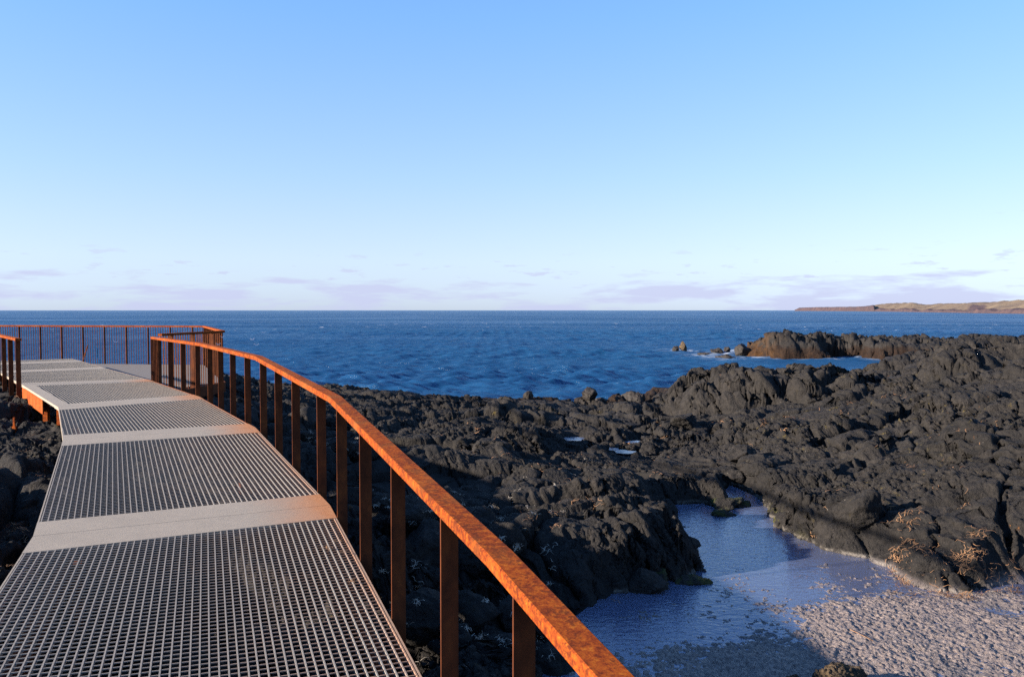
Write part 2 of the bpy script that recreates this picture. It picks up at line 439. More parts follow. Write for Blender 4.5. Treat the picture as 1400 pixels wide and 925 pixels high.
Cp = lp(C[:, 0], C[:, 1])
D = np.linalg.norm(Cp[:, None] - Cp[None], axis=-1)
A = np.zeros((len(C) + 3,) * 2); A[:len(C), :len(C)] = kern(D) - np.eye(len(C)) * .01
A[:len(C), len(C)] = 1; A[:len(C), len(C)+1:] = Cp; A[len(C):, :len(C)] = A[:len(C), len(C):].T
sol = np.linalg.solve(A, np.concatenate([C[:, 2], [0, 0, 0]]))
def base_z(x, y):
    q = lp(x, y); out = sol[len(C)] + q @ sol[len(C)+1:]
    for i in range(len(C)):
        out += sol[i] * np.linalg.norm(q - Cp[i], axis=-1)
    return out

pool_px = [(700,990),(735,925),(775,880),(800,845),(835,818),(900,802),(955,790),(968,780),(950,764),(934,742),(914,718),(906,692),(958,690),(1000,702),(1012,692),(994,676),(1000,664),(1027,680),
           (1046,700),(1056,716),(1080,736),(1130,751),(1190,764),(1225,782),(1262,806),(1300,812),(1360,806),(1420,800),(1520,800),(1560,990)]
pool_poly = [at(x, y, 2.8).xy[:] for x, y in pool_px]
land1 = [(-80,-40), (-80,22), (-40,27)] + [(-17,28.5), (-13,30.5)] + [at(x, y, h).xy[:] for x, y, h in
         [(300,517,2.9),(330,524,2.95),(370,530,3.0),(420,530,3.0),(460,528,3.0),(490,533,3.05),(515,541,3.1),(600,545,3.15),(700,547,3.2),(760,546,3.2),(810,545,3.2),(860,549,3.25),(885,551,3.4),(900,558,3.5)]] + \
        [(5.2,30.5), (5.6,33.0), (7.5,34.0), (10.4,32.5), (13,34.5), (16.8,37), (20,43.5), (25.6,51), (30,58), (31.2,60.5), (28.6,61.6), (28.2,64.6), (25.4,64.8), (24.6,62.0), (20.6,62.8), (19.6,64.4), (21,70), (30,74), (60,80), (120,70), (120,-40)]

# mounds: (x, y, rx, ry, rot, top z, power)
def mnd(px, py, h, rx, ry, rot, top, pw): 
    p = at(px, py, h); return (p.x, p.y, rx, ry, rot, top, pw)
mounds = [mnd(1000,562,2.9,1.62,2.2,.15,H-1.72,2.6), mnd(955,556,3.05,1.3,1.2,.2,1.22,3), mnd(1102,560,2.75,1.25,1.5,-.2,H-1.84,3), mnd(1150,556,2.55,1.3,1.6,.1,H-2.02,3),
          mnd(1215,530,2.0,1.6,1.3,.2,H-2.0,3), mnd(1312,512,1.75,1.25,1.2,0,H-1.10,4), mnd(1375,500,1.6,2.2,1.6,.2,H-1.05,3), mnd(1275,535,2.0,1.5,1.0,.2,H-1.72,3),
          (22.0,65.4,1.8,2.0,.0,1.62,3.5), (24.9,65.8,2.3,2.2,.1,1.55,4), (28.6,65.8,2.4,2.0,-.1,1.46,4), (33,65,2.8,2.2,0,1.36,4), (38,63,3.2,2.4,0,1.30,4),
          mnd(900,792,2.78,.55,.5,.3,POOL+.42,3), mnd(838,800,2.75,.5,.5,.3,POOL+.40,3), mnd(930,735,2.65,.5,.55,.5,POOL+.47,3)]

TH0, TH1 = math.radians(-40), math.radians(38)
NTH, NR = 1250, 2000
th = np.concatenate([np.linspace(-math.pi, TH0, 70)[:-1], np.linspace(TH0, TH1, NTH), np.linspace(TH1, math.pi, 70)[1:]])
_g = np.linspace(math.log(.5), math.log(120.0), 4000)
_d = 1 + 1.5*np.exp(-((_g - math.log(11))/.55)**2) - .6*sstep(math.log(3.2), math.log(1.5), _g)
lr = np.interp(np.linspace(0, 1, NR), np.cumsum(_d)/np.sum(_d), _g)
lr[0], lr[-1] = _g[0], _g[-1]
TH, LR = np.meshgrid(th, lr)          # rows: radius
R_ = np.exp(LR); X = R_ * np.sin(TH); Y = R_ * np.cos(TH)

# macro height on a coarser grid, then bilinear
ci = np.linspace(0, NR - 1, 260); cj = np.linspace(0, len(th) - 1, 330)
lrc = np.interp(ci, np.arange(NR), lr); thc = np.interp(cj, np.arange(len(th)), th)
THc, LRc = np.meshgrid(thc, lrc); Xc, Yc = np.exp(LRc)*np.sin(THc), np.exp(LRc)*np.cos(THc)
Zc = base_z(Xc, Yc)
ii = np.interp(np.arange(NR), ci, np.arange(260)); jj = np.interp(np.arange(len(th)), cj, np.arange(330))
i0 = np.minimum(ii.astype(int), 258); j0 = np.minimum(jj.astype(int), 328); fi = (ii - i0)[:, None]; fj = (jj - j0)[None]
B = (Zc[i0][:, j0]*(1-fi)*(1-fj) + Zc[i0+1][:, j0]*fi*(1-fj) + Zc[i0][:, j0+1]*(1-fi)*fj + Zc[i0+1][:, j0+1]*fi*fj)

wx = X + .35*fbm(X*.9, Y*.9, 3, 11); wy = Y + .35*fbm(X*.9, Y*.9, 3, 23)
rough = sstep(-.35, .45, fbm(X*.28, Y*.28, 2, 31))          # smooth pahoehoe .. broken lumps
crust = sstep(-.04, .26, fbm(X*.6+9, Y*.6, 4, 41))
far = np.clip(R_/25, 1, 2.2)
# mounds
for (mx, my, rx, ry, ro, top, pw) in mounds:
    dx, dy = wx - mx, wy - my
    c, s = math.cos(ro), math.sin(ro)
    q = np.sqrt(((c*dx + s*dy)/rx)**2 + ((-s*dx + c*dy)/ry)**2)
    prof = np.clip(1 - q**pw, 0, 1)
    B = np.where(q < 1, np.maximum(B, B + (top - B)*prof**.7), B)
for (mx, my, rx, ry, ro, top, pw) in mounds:
    rough = np.maximum(rough, sstep(1.3, .7, np.hypot((X - mx)/rx, (Y - my)/ry)))
f1, f2, c1 = worley(wx/2.6, wy/1.9, 3)
e1 = f2 - f1
big = (1 - (1 - np.clip(e1/.30, 0, 1))**2 - .7)*.15 + (c1 - .5)*.34
crack = -.38*(1 - sstep(.0, .045, e1))
undul = .20*fbm(X*.45, Y*.45, 3, 57)
# overlapping flow lobes: each rises gently and ends in a sharp broken front
def lobes(xx, yy, sc, seed, k):
    t = k*fbm(xx*sc, yy*sc, 4, seed, .42)
    fr = t - np.floor(t)
    return np.where(fr < .90, fr/.90, (1 - fr)/.10) - .5
undul = undul + .24*lobes(wx, wy, .22, 151, 3.2)*(.5+.6*rough) + .12*lobes(wx + .5*wy, wy, .62, 157, 3.0)*(.35+.8*rough)
detail = big*(.45+.75*rough) + crack*(.35+.65*rough) + undul
ridge = sstep(45, 60, R_)
detail = detail * (1 + .3*ridge)
Z = B + detail
# pool and flats
sdp = poly_sd(X, Y, pool_poly)
sdw = sdp + .14*fbm(X*2.2, Y*2.2, 3, 77)
bank = POOL - .12 + np.clip(sdw, 0, .25)*2.0 + np.clip(sdw - .25, 0, 9)*1.25
bo, bt_, be_ = facets(wx/.62, wy/.46, 203); bo2, bt2, be2 = facets(wx/.30 + 3, wy/.24, 205)
broken = bo*.42 + bt_*.30 - .12*(1 - sstep(0, .10, be_)) + bo2*.14 + bt2*.16
bank = bank + np.clip(sdw*2.2, 0, 1)*broken*sstep(5.2, 4.2, X)
flat_side = sstep(2.9, 4.2, X)*(1 - sstep(8.6, 9.6, Y))
bank = bank*(1-flat_side) + (POOL + .02 + np.clip(sdw, 0, 9)*1.1)*flat_side
bed = POOL - .16 + .03*fbm(X*3, Y*3, 3, 91)
Zb = np.minimum(7.15 + .75*(X - 1.0), 8.7)
rise = np.clip((Zb - Y)*.017 - .002, -.2, .026) + .022*fbm(X*1.3, Y*1.9, 4, 99, .6)
rg = 1 - np.abs(fbm(X*27 + .8*vnoise(X*12, Y*12, 3), Y*32, 4, 95, .65))*2.2
clod = .014*(rg - .5) + .015*fbm(X*13, Y*15, 4, 97, .68) + .012*fbm(X*34, Y*34, 2, 98)
bed = np.maximum(bed, POOL + rise + clod*.9 - .012)
ztop = np.where(sdw > 0, np.minimum(Z, np.maximum(bank, POOL - .1)), bed)
inpool = sstep(.05, -.06, sdw)
Z = ztop
# drop to the sea outside the land
sdl = poly_sd(X, Y, land1) + .5*fbm(X*.5, Y*.5, 3, 101)*np.clip(R_/28, .5, 2)
shore = .55 - sdl*1.3
Z = np.where(sdl > -.9, np.minimum(Z, np.maximum(shore + detail*.6, -1.2)), Z)
Z = np.maximum(Z, -1.2)
# never touch the deck: keep clear below it
dk_poly = [p.xy[:] for p in Rr] + [p.xy[:] for p in reversed(Ll)]
sdd = poly_sd(X, Y, dk_poly)
dz = np.interp(Y, [-4, Rr[1].y, Rr[2].y, Rr[3].y, Rr[4].y, 30], [Rr[0].z, Rr[1].z, Rr[2].z, Rr[3].z, Rr[4].z, H - 1.44])
Z = np.where(sdd < .6, np.minimum(Z, dz - .85 + np.clip(sdd + .5, 0, .5)*1.2 + np.clip(sdd, 0, 1)*.3), Z)
plat_poly = [(-7.2,16.3), (-6.7,19.1), (-9.5,25.3), (-18,27), (-18,22)]
sdpl = poly_sd(X, Y, plat_poly)
Z = np.where(sdpl < .3, np.minimum(Z, H - 2.3), Z)

# puddles: small level pads worn into the rock
PUD = []
for k, (px, py, h, rx, ry) in enumerate([(784, 590, 2.78, .24, .30), (836, 600, 2.74, .11, .20), (853, 603, 2.73, .19, .20), (868, 592, 2.77, .24, .14)]):
    p = at(px, py, h); dx, dy = (X - p.x)/rx, (Y - p.y)/ry; q_ = np.hypot(dx, dy)
    lev = float(np.percentile(Z[q_ < 2.0], 45)) if k != 2 else PUD[1][4] + .0
    r0_ = math.hypot(p.x, p.y); lane = np.clip(1.6 - np.abs((TH - math.atan2(p.x, p.y))*R_/rx)*.8, 0, 1)*(R_ < r0_)*sstep(r0_ - 5.5, r0_ - 3, R_)
    Z = np.where(lane > .02, np.minimum(Z, lev - .06 + (H - lev)*np.clip(1 - (R_ + ry)/r0_, 0, 1)*.9 + .3*(1 - lane)), Z)
    Z = np.where(q_ < 2.2, np.minimum(Z, lev + .10*np.clip(q_ - 1.0, -.4, 2)), Z)
    PUD.append((p.x, p.y, rx, ry, lev))
pudm = np.zeros(X.shape)
for (x_, y_, rx, ry, lev) in PUD: pudm = np.maximum(pudm, sstep(1.5, 1.0, np.hypot((X - x_)/rx, (Y - y_)/ry)))
# resample every column by its own arc length, so that steep faces get as many rows as flat ground
dZr, dRr = np.diff(Z, axis=0), np.diff(R_, axis=0)
def boxblur(A_, k, ax):
    c_ = np.cumsum(np.concatenate([np.repeat(np.take(A_, [0], ax), k + 1, ax), A_, np.repeat(np.take(A_, [-1], ax), k, ax)], ax), ax)
    n_ = A_.shape[ax]
    return (np.take(c_, np.arange(2*k + 1, 2*k + 1 + n_), ax) - np.take(c_, np.arange(0, n_), ax))/(2*k + 1)
dens = np.sqrt(1 + np.minimum(dZr/dRr, 5)**2)
for _k in range(3): dens = boxblur(boxblur(dens, 26, 1), 8, 0)
sarc = np.concatenate([np.zeros((1, Z.shape[1])), np.cumsum(dens, 0)])
flds = dict(Z=Z, R=R_, rough=rough, crust=crust, inpool=inpool, sdw=sdw, sdp=sdp, sdl=sdl, rise=rise, flat=flat_side, pud=pudm)
new = {k: np.empty_like(v) for k, v in flds.items()}
for j in range(Z.shape[1]):
    t_ = np.linspace(0, sarc[-1, j], NR)
    for k, v in flds.items(): new[k][:, j] = np.interp(t_, sarc[:, j], v[:, j])
Z, R_, rough, crust, inpool, sdw, sdp, sdl, rise, flat_side, pudm = [new[k] for k in ('Z', 'R', 'rough', 'crust', 'inpool', 'sdw', 'sdp', 'sdl', 'rise', 'flat', 'pud')]
X, Y = R_*np.sin(TH), R_*np.cos(TH)
RCOL = R_.copy()

# fine layers pushed along the surface normal
def grid_normals(X, Y, Z):
    def diff(Aa, ax): return np.gradient(Aa, axis=ax)
    ux, uy, uz = diff(X, 1), diff(Y, 1), diff(Z, 1); vx, vy, vz = diff(X, 0), diff(Y, 0), diff(Z, 0)
    nx, ny, nz = uy*vz - uz*vy, uz*vx - ux*vz, ux*vy - uy*vx
    l = np.sqrt(nx*nx + ny*ny + nz*nz) + 1e-12
    sg = np.sign(nz)
    return nx/l*sg, ny/l*sg, nz/l*sg
amp_far = np.clip(R_/20, 1, 2.6)
off_pool = (1 - inpool)*(1 - .9*pudm)
for lay in (0, 1):
    nx, ny, nz = grid_normals(X, Y, Z)
    u, v = X + .55*Z, Y - .9*Z
    if lay == 0:
        uu, vv_ = u + .22*fbm(u*1.5, v*1.5, 4, 61), v + .22*fbm(u*1.5, v*1.5, 4, 62)
        c2, t2, e2 = facets(uu/1.05 + 5, vv_/.68, 5)
        med = c2*.15 + t2*.20 + (1 - (1 - np.clip(e2/.14, 0, 1))**2 - .85)*.05 - .12*(1 - sstep(0, .045, e2))
        c3, t3, e3 = facets(uu/.40 + 9, vv_/.30, 6)
        sm = c3*.075 + t3*.12 - .05*(1 - sstep(0, .08, e3))
        med = med + .05*lobes(uu, vv_, 1.5, 163, 2.6)
        push = med*(.30 + .95*rough)*amp_far**.6 + sm*(.10 + .65*crust*(.35+.65*rough))*amp_far**.7 + .08*fbm(u*1.8, v*1.8, 5, 63, .55)
    else:
        q1, q2 = u + .05*fbm(u*7, v*7, 3, 71), v + .05*fbm(u*7, v*7, 3, 72)
        sc_f = np.where(R_ > 19, 1.7, 1.0)
        ac, at_, ae = facets(q1/.17, q2/.13, 13); a2c, a2t, a2e = facets(q1/.32, q2/.26, 33)
        s1 = ac*.042 + at_*.075 - .022*(1 - sstep(0, .10, ae))
        s1f = a2c*.060 + a2t*.11 - .03*(1 - sstep(0, .08, a2e))
        bc, bt, be = facets(q1/.075, q2/.062, 17)
        s2 = bc*.026 + bt*.045 - .012*(1 - sstep(0, .12, be))
        dc, dt, de = facets(q1/.036, q2/.031, 27)
        s4 = dc*.013 + dt*.020
        s3 = .030*fbm(u*7, v*7, 5, 19, .62)
        n1_, n2_ = 1 - .7*sstep(20, 45, R_), 1 - sstep(9, 20, R_)
        push = s1*(.08+.72*crust) + s1f*(.15+.85*crust)*sstep(14, 26, R_)*amp_far**.6 + s2*(.20+.85*crust)*n1_ + s4*(.5+.6*crust)*n2_ + s3*(.45+.4*crust)*amp_far**.7
    push = push*off_pool
    X, Y, Z = X + nx*push, Y + ny*push, Z + nz*push
Xd, Yd, Zd = X, Y, Z
tide = sstep(2.2, .2, -sdl) * sstep(20, 24, Y)
tide = np.maximum(tide, sstep(48, 56, R_)*.8*(X > 12))
ochre = np.exp(-((X-20.0)/1.1)**2)*sstep(58, 61, Y) + .7*np.exp(-(((X-27.5)/3)**2 + ((Y-52)/5)**2))
sand = inpool * sstep(-.03, .02, rise + .03*fbm(X*2.4, Y*2.4, 3, 111) + .3*(Z - POOL - rise))
wide = sstep(.12, .0, sdw) * flat_side * (sdw > 0) * sstep(4.6, 5.2, X)
sand = np.maximum(sand, wide * sstep(-.1, .3, fbm(X*4, Y*4, 3, 115) + .45 - sdw*.9))
bedm = inpool*(1 - sand)
weed = np.exp(-((sdw - .03)/.07)**2) * np.exp(-((Z - POOL - .05)/.09)**2) * np.exp(-(((X - 3.45)/.35)**2 + ((Y - 10.4)/.55)**2))*1.5
salt = np.exp(-((Z - POOL - .022)/.014)**2) * sstep(.4, .0, np.abs(sdp)) * (X > 1)
# keep only what can stand above the sea bed
keepv = Zd > -.9
idx = np.arange(NR*len(th)).reshape(NR, len(th))
q = np.stack([idx[:-1, :-1], idx[:-1, 1:], idx[1:, 1:], idx[1:, :-1]], -1)
kq = (keepv[:-1, :-1] | keepv[:-1, 1:] | keepv[1:, 1:] | keepv[1:, :-1])
q = q[kq].reshape(-1, 4)
used = np.zeros(NR*len(th), bool); used[q.ravel()] = True
remap = np.cumsum(used) - 1
V = np.stack([Xd, Yd, Zd], -1).reshape(-1, 3)[used]
att = {k: a_.ravel()[used] for k, a_ in dict(tide=tide, ochre=ochre, sand=sand, bed=bedm, weed=weed, salt=salt).items()}
me = np_mesh('terrain', V, remap[q][:, ::-1], False, att)
terrain = link('terrain', me, None, [M_rock])
tag(terrain, 'black lava shore of lumpy cracked rock running down to the sea', 'rocky ground', kind='structure')

def gz(x, y):
    r = math.hypot(x, y); t = math.atan2(x, y)
    j = int(np.clip(np.interp(t, th, np.arange(len(th))), 0, len(th)-1)); i = int(np.clip(np.searchsorted(RCOL[:, j], r), 0, NR-1))
    return float(Zd[i, j])
def gnormal(x, y, e=.08):
    return Vector((gz(x-e, y) - gz(x+e, y), gz(x, y-e) - gz(x, y+e), 2*e)).normalized()

# ------------------------------------------------------------------ pool water and puddles
def sheet(name, poly, z, label, mat):
    bm = bmesh.new(); f = bm.faces.new([bm.verts.new((x, y, z)) for x, y in poly])
    bmesh.ops.triangulate(bm, faces=[f]); me = bpy.data.meshes.new(name); bm.to_mesh(me); bm.free()
    me.update()
    if me.polygons[0].normal.z < 0: me.flip_normals()
    return tag(link(name, me, None, [mat]), label, 'water', kind='structure')
cx = sum(p[0] for p in pool_poly)/len(pool_poly); cy = sum(p[1] for p in pool_poly)/len(pool_poly)
def grow(poly, d):
    out = []
    n = len(poly)
    for i in range(n):
        a, b, c = Vector(poly[i-1]), Vector(poly[i]), Vector(poly[(i+1) % n])
        e = ((b-a).normalized() + (c-b).normalized()).normalized()
        out.append((b.x - e.y*d*sg, b.y + e.x*d*sg))
    return out
area = sum(pool_poly[i-1][0]*pool_poly[i][1] - pool_poly[i][0]*pool_poly[i-1][1] for i in range(len(pool_poly)))
sg = -1 if area > 0 else 1
sheet('pool', grow(pool_poly, .10), POOL, 'shallow blue rock pool between black lava banks', M_pool)
for k, ((x_, y_, rx, ry, lev), lab) in enumerate(zip(PUD, ['small bright puddle beside a round stone on the lava field',
        'tiny left puddle of the close pair on the lava field', 'larger right puddle of the close pair on the lava field', 'thin sliver of puddle next to rusty seaweed on the lava field'])):
    pts = [(x_ + 1.15*rx*(1+.25*math.sin(3*t+k)+.12*math.sin(5*t))*math.cos(t), y_ + 1.1*ry*(1+.2*math.cos(2*t+k))*math.sin(t)) for t in [i*2*math.pi/24 for i in range(24)]]
    sheet('puddle', pts, lev + .012, lab, M_pool)

# ------------------------------------------------------------------ sea
ths = np.concatenate([np.linspace(-math.pi, -.75, 40)[:-1], np.linspace(-.75, .72, 1000), np.linspace(.72, math.pi, 40)[1:]])
rs = np.exp(np.concatenate([np.linspace(math.log(20), math.log(260), 780), np.linspace(math.log(260), math.log(45000), 130)[1:]]))
TS, RS = np.meshgrid(ths, rs); XS, YS = RS*np.sin(TS), RS*np.cos(TS)
ZS = np.zeros_like(XS)
step = RS*.0034
gust = .65 + .60*fbm(XS/38, YS/19, 3, 201)
for k in range(54):
    lam = .5 * (7/.5)**(k/53); ang = math.radians(-62) + rng.normal(0, .55)
    kx, ky = math.cos(ang)*2*math.pi/lam, math.sin(ang)*2*math.pi/lam
    a_ = .0150*lam**.36
    ph = kx*XS + ky*YS + rng.uniform(0, 6.28) + .8*vnoise(XS/(lam*4), YS/(lam*4), 300+k)
    ZS += a_*(np.sin(ph) - (.30 if lam < 3 else .12)*np.cos(2*ph)) * sstep(1.5, 3.2, lam/step)
ZS *= gust*sstep(420, 150, RS)
lee = np.exp(-(((XS-23)/6)**2 + ((YS-56)/6)**2)); ZS *= (1 - .85*lee)
idx = np.arange(ZS.size).reshape(ZS.shape)
q = np.stack([idx[:-1, :-1], idx[1:, :-1], idx[1:, 1:], idx[:-1, 1:]], -1).reshape(-1, 4)
sk = [at(x, y, H) for x, y in [(930, 479), (985, 484), (1000, 481), (968, 486), (990, 489), (1020, 484)]]
foam = np.zeros_like(XS)
for s_ in sk: foam = np.maximum(foam, np.exp(-(((XS - s_.x)/1.5)**2 + ((YS - s_.y)/2.6)**2)))
foam[foam < .02] = 0
near_l = (RS < 90)
sdsea = np.full(XS.shape, 9.0); sdsea[near_l] = poly_sd(XS[near_l], YS[near_l], land1)
foam = np.maximum(foam, .55*np.exp(-((sdsea - .5)/.6)**2))
me = np_mesh('sea', np.stack([XS, YS, ZS], -1).reshape(-1, 3), q[:, ::-1], True, dict(foam=foam))
tag(link('sea', me, None, [M_sea]), 'deep blue choppy sea reaching the horizon', 'sea', kind='structure')

# ------------------------------------------------------------------ far headland
px_t = np.array([1086, 1092, 1100, 1120, 1150, 1180, 1196, 1212, 1235, 1250, 1256, 1266, 1300, 1330, 1365, 1400, 1450, 1520, 1620, 1750])
top_y = np.array([424.0, 420.8, 420.2, 419.6, 419.4, 418.5, 416.0, 413.6, 412.6, 412.8, 414.0, 415.4, 413.2, 412.2, 410.4, 408.0, 404, 400, 396, 394])
z_d = np.array([4300, 4200, 4100, 3800, 3300, 2700, 2400, 2150, 1850, 1650, 1600, 1500, 1230, 1060, 930, 850, 780, 720, 700, 700.])
nu, nv_ = 420, 60
pu = np.linspace(1086, 1750, nu); zu = np.interp(pu, px_t, z_d); hu = np.interp(pu, px_t, H + (424.5 - top_y)*z_d/F)
hu = np.maximum(hu, 1.5)
vv = np.linspace(0, 1, nv_)**1.5
PU, VV = np.meshgrid(pu, vv, indexing='ij'); ZU = zu[:, None] * (1 + .28*VV); XU = (PU - 700)/F*ZU
ch = .24 + .16*fbm(XU/90 + 5, ZU/90, 3, 411)
rel = np.where(VV < .03, VV/.03*ch, ch + (1 - ch)*sstep(.02, .8, VV)) 
rel = np.where(PU < 1195, np.where(VV < .02, VV/.02*.85, .85 + .15*VV), rel)
HH = hu[:, None]*rel*(1 + .10*fbm(XU/60, ZU/60, 4, 401)*np.minimum(1, VV*30)) - .5*(VV == 0)
HH += 2.2*fbm(XU/14, ZU/14, 3, 405)*(VV > 0)*np.minimum(1, hu[:, None]/20)
cl = np.where(PU < 1195, 1.0, 1 - sstep(.0, .12, rel - ch)); cl = np.maximum(cl, .75*np.exp(-(((PU-1335)/18)**2))*(rel < .75))
idx = np.arange(nu*nv_).reshape(nu, nv_)
q = np.stack([idx[:-1, :-1], idx[1:, :-1], idx[1:, 1:], idx[:-1, 1:]], -1).reshape(-1, 4)
me = np_mesh('hills', np.stack([XU, ZU, HH], -1).reshape(-1, 3), q, True, dict(cliff=cl.ravel()))
tag(link('hills', me, None, [M_hills]), 'low brown headland with sea cliffs across the far bay', 'headland', kind='structure')

# ------------------------------------------------------------------ boulders
def boulder_mesh(seed, dims, blocky=.6, sub=4, fine=.03):
    rr = random.Random(seed)
    bm = bmesh.new(); bmesh.ops.create_icosphere(bm, subdivisions=sub, radius=1)
    planes = []
    for _ in range(12):
        n = Vector((rr.gauss(0, 1), rr.gauss(0, 1), rr.gauss(0, 1))).normalized(); planes.append((n, rr.uniform(.50, .82)))
    o = Vector((rr.uniform(0, 99), rr.uniform(0, 99), 0))
    mx = max(dims)
    for v in bm.verts:
        c = v.co.copy()
        for n, d in planes:
            e = c.dot(n) - d
            if e > 0: c -= n * e * blocky
        s = Vector((c.x*dims[0], c.y*dims[1], c.z*dims[2]))
        k = mnoise.noise(s*(1.6/mx) + o)*.22*mx + mnoise.noise(s*(5/mx) + o)*.07*mx + mnoise.noise(s*(14/mx) + o)*fine*mx
        if fine > .02: k += mnoise.noise(s*(32/mx) + o)*fine*.7*mx + mnoise.noise(s*(70/mx) + o)*fine*.35*mx
        v.co = s + c.normalized()*k*.8
    me = bpy.data.meshes.new('boulder'); bm.to_mesh(me); bm.free()
    me.polygons.foreach_set('use_smooth', [True]*len(me.polygons))
    return me
def boulder(name, x, y, dims, seed, label, cat='boulder', mat=None, rot=None, sink=.35, z=None, group=None, blocky=.92, sub=5, fine=.055):
    me = boulder_mesh(seed, dims, blocky, sub, fine)
    o = link(name, me, None, [mat or M_bould])
    g = gz(x, y) if z is None else z
    o.location = (x, y, g + dims[2]*(1 - 2*sink)); o.rotation_euler = (0, 0, random.Random(seed).uniform(0, 6.28) if rot is None else rot)
    return tag(o, label, cat, group)

def bp(px, py, h, *a, **k):
    p = at(px, py, h); return boulder('boulder', p.x, p.y, *a, **k)
bp(900, 800, 2.82, (.22, .17, .16), 3, 'dark wet boulder with weedy foot at the pool edge under the left bank', mat=M_moss, z=POOL-.05)
bp(948, 798, 2.82, (.19, .13, .09), 31, 'low greenish stone at the tip of the left bank in the pool', mat=M_moss, z=POOL-.03)
bp(992, 692, 2.8, (.30, .22, .15), 5, 'broad dark mossy boulder standing in the head of the pool', mat=M_moss, z=POOL-.03)
bp(1012, 690, 2.8, (.20, .16, .09), 8, 'flat mossy stone on the right side of the mossy boulder in the pool', mat=M_moss, z=POOL-.02)
bp(988, 704, 2.8, (.22, .12, .06), 9, 'flat mossy stone barely above the water in front of the mossy boulder', mat=M_moss, z=POOL-.01)
bp(1178, 742, 2.72, (.30, .24, .27), 12, 'smooth rounded grey boulder wedged in the right bank of the pool', sink=.3, blocky=.85)
bp(1020, 636, 2.66, (.38, .30, .24), 14, 'rounded boulder at the narrow channel above the pool', sink=.3)
bp(1046, 640, 2.6, (.42, .32, .20), 15, 'flat-topped boulder right of the rounded one above the pool', sink=.3)
bp(1036, 655, 2.66, (.36, .26, .13), 16, 'low stone at the foot of the two boulders above the pool', sink=.3)
bp(1006, 656, 2.72, (.20, .18, .12), 17, 'small dark stone in the shadow of the channel above the pool', sink=.3)
bp(938, 583, 2.85, (.62, .40, .30), 18, 'grey wedge-shaped slab boulder below the tall outcrop', 'boulder', sink=.25, blocky=.9)
bp(795, 596, 2.76, (.22, .2, .17), 19, 'small round stone next to the bright puddle', sink=.3)
bp(805, 549, 3.12, (.30, .28, .30), 21, 'round brown boulder sticking up on the shore edge against the sea', mat=M_wet, sink=.15)
bp(822, 548, 3.14, (.20, .2, .16), 22, 'small dark boulder next to the round brown one on the shore edge', mat=M_wet, sink=.2)
bp(866, 551, 3.2, (.52, .4, .28), 23, 'wide jagged dark boulder at the right end of the shore edge', mat=M_wet, sink=.2)
bp(722, 549, 3.15, (.24, .22, .17), 24, 'lone dark stone on the middle of the shore edge', mat=M_wet, sink=.2)
bp(943, 530, 3.45, (.5, .6, .3), 25, 'low reddish-black rock at the seaward foot of the tall outcrop', mat=M_wet, sink=.3, z=.1)
bp(905, 556, 3.3, (.35, .5, .3), 26, 'squat flat-topped brown block at the left foot of the tall outcrop', mat=M_brock, sink=.3, z=.35)
bp(1268, 505, 2.2, (.55, .45, .26), 27, 'ochre stained rock at the head of the inlet', mat=M_brock, sink=.3)
bp(1140, 934, 2.72, (.34, .16, .12), 33, 'mottled tan rock with dark pits at the bottom edge of the photo', mat=M_brock, sink=.34, z=POOL+.0, fine=.08, sub=6, blocky=.5)
bp(1086, 936, 2.76, (.12, .08, .07), 29, 'small tan rock left of the mottled one at the bottom edge', mat=M_brock, sink=.2, z=POOL+.02, fine=.06)
for (px, py, dims, seed, lab) in [(884, 806, (.26, .18, .16), 63, 'black block in the water line left of the dark wet boulder'),
        (930, 752, (.22, .17, .15), 64, 'squared black block near the top of the left bank tip'), (912, 704, (.24, .2, .15), 65, 'black block in the inner corner of the pool under the left bank')]:
    bp(px, py, 2.8, dims, seed, lab, z=POOL - .02, sink=.3)
# rocks standing in the sea
for (px, py, dims, seed, lab, mt) in [(925.5, 480, (.36, .4, .34), 41, 'dark left stump of the twin rock standing out in the sea', M_wet), (934.5, 480, (.34, .35, .62), 42, 'taller pale right stump of the twin rock out in the sea', M_brock),
        (966, 486.5, (.85, .6, .16), 43, 'long thin awash ledge, leftmost of the foaming skerries', M_wet), (981, 483, (.75, .7, .26), 44, 'ledge with a humped back in the foaming surf', M_wet),
        (994, 482, (.42, .4, .36), 45, 'small upright rock in the surf left of the far ridge', M_wet), (995, 489.5, (1.0, .6, .16), 46, 'long low rock bar in front of the far ridge point', M_wet),
        (1018, 486, (.72, .8, .62), 47, 'dark round rock at the point of the far ridge', M_wet)]:
    p = at(px, py, H); boulder('sea_rock', p.x, p.y + dims[1]*.5, dims, seed, lab, 'rock', mt, z=0, sink=.22)
p = at(1240, 494, H - .1); boulder('sea_rock', p.x, p.y, (2.6, 1.3, .45), 48, 'low brown weed-covered ledge reaching into the inlet', 'rock', M_wet, z=0, sink=.25)

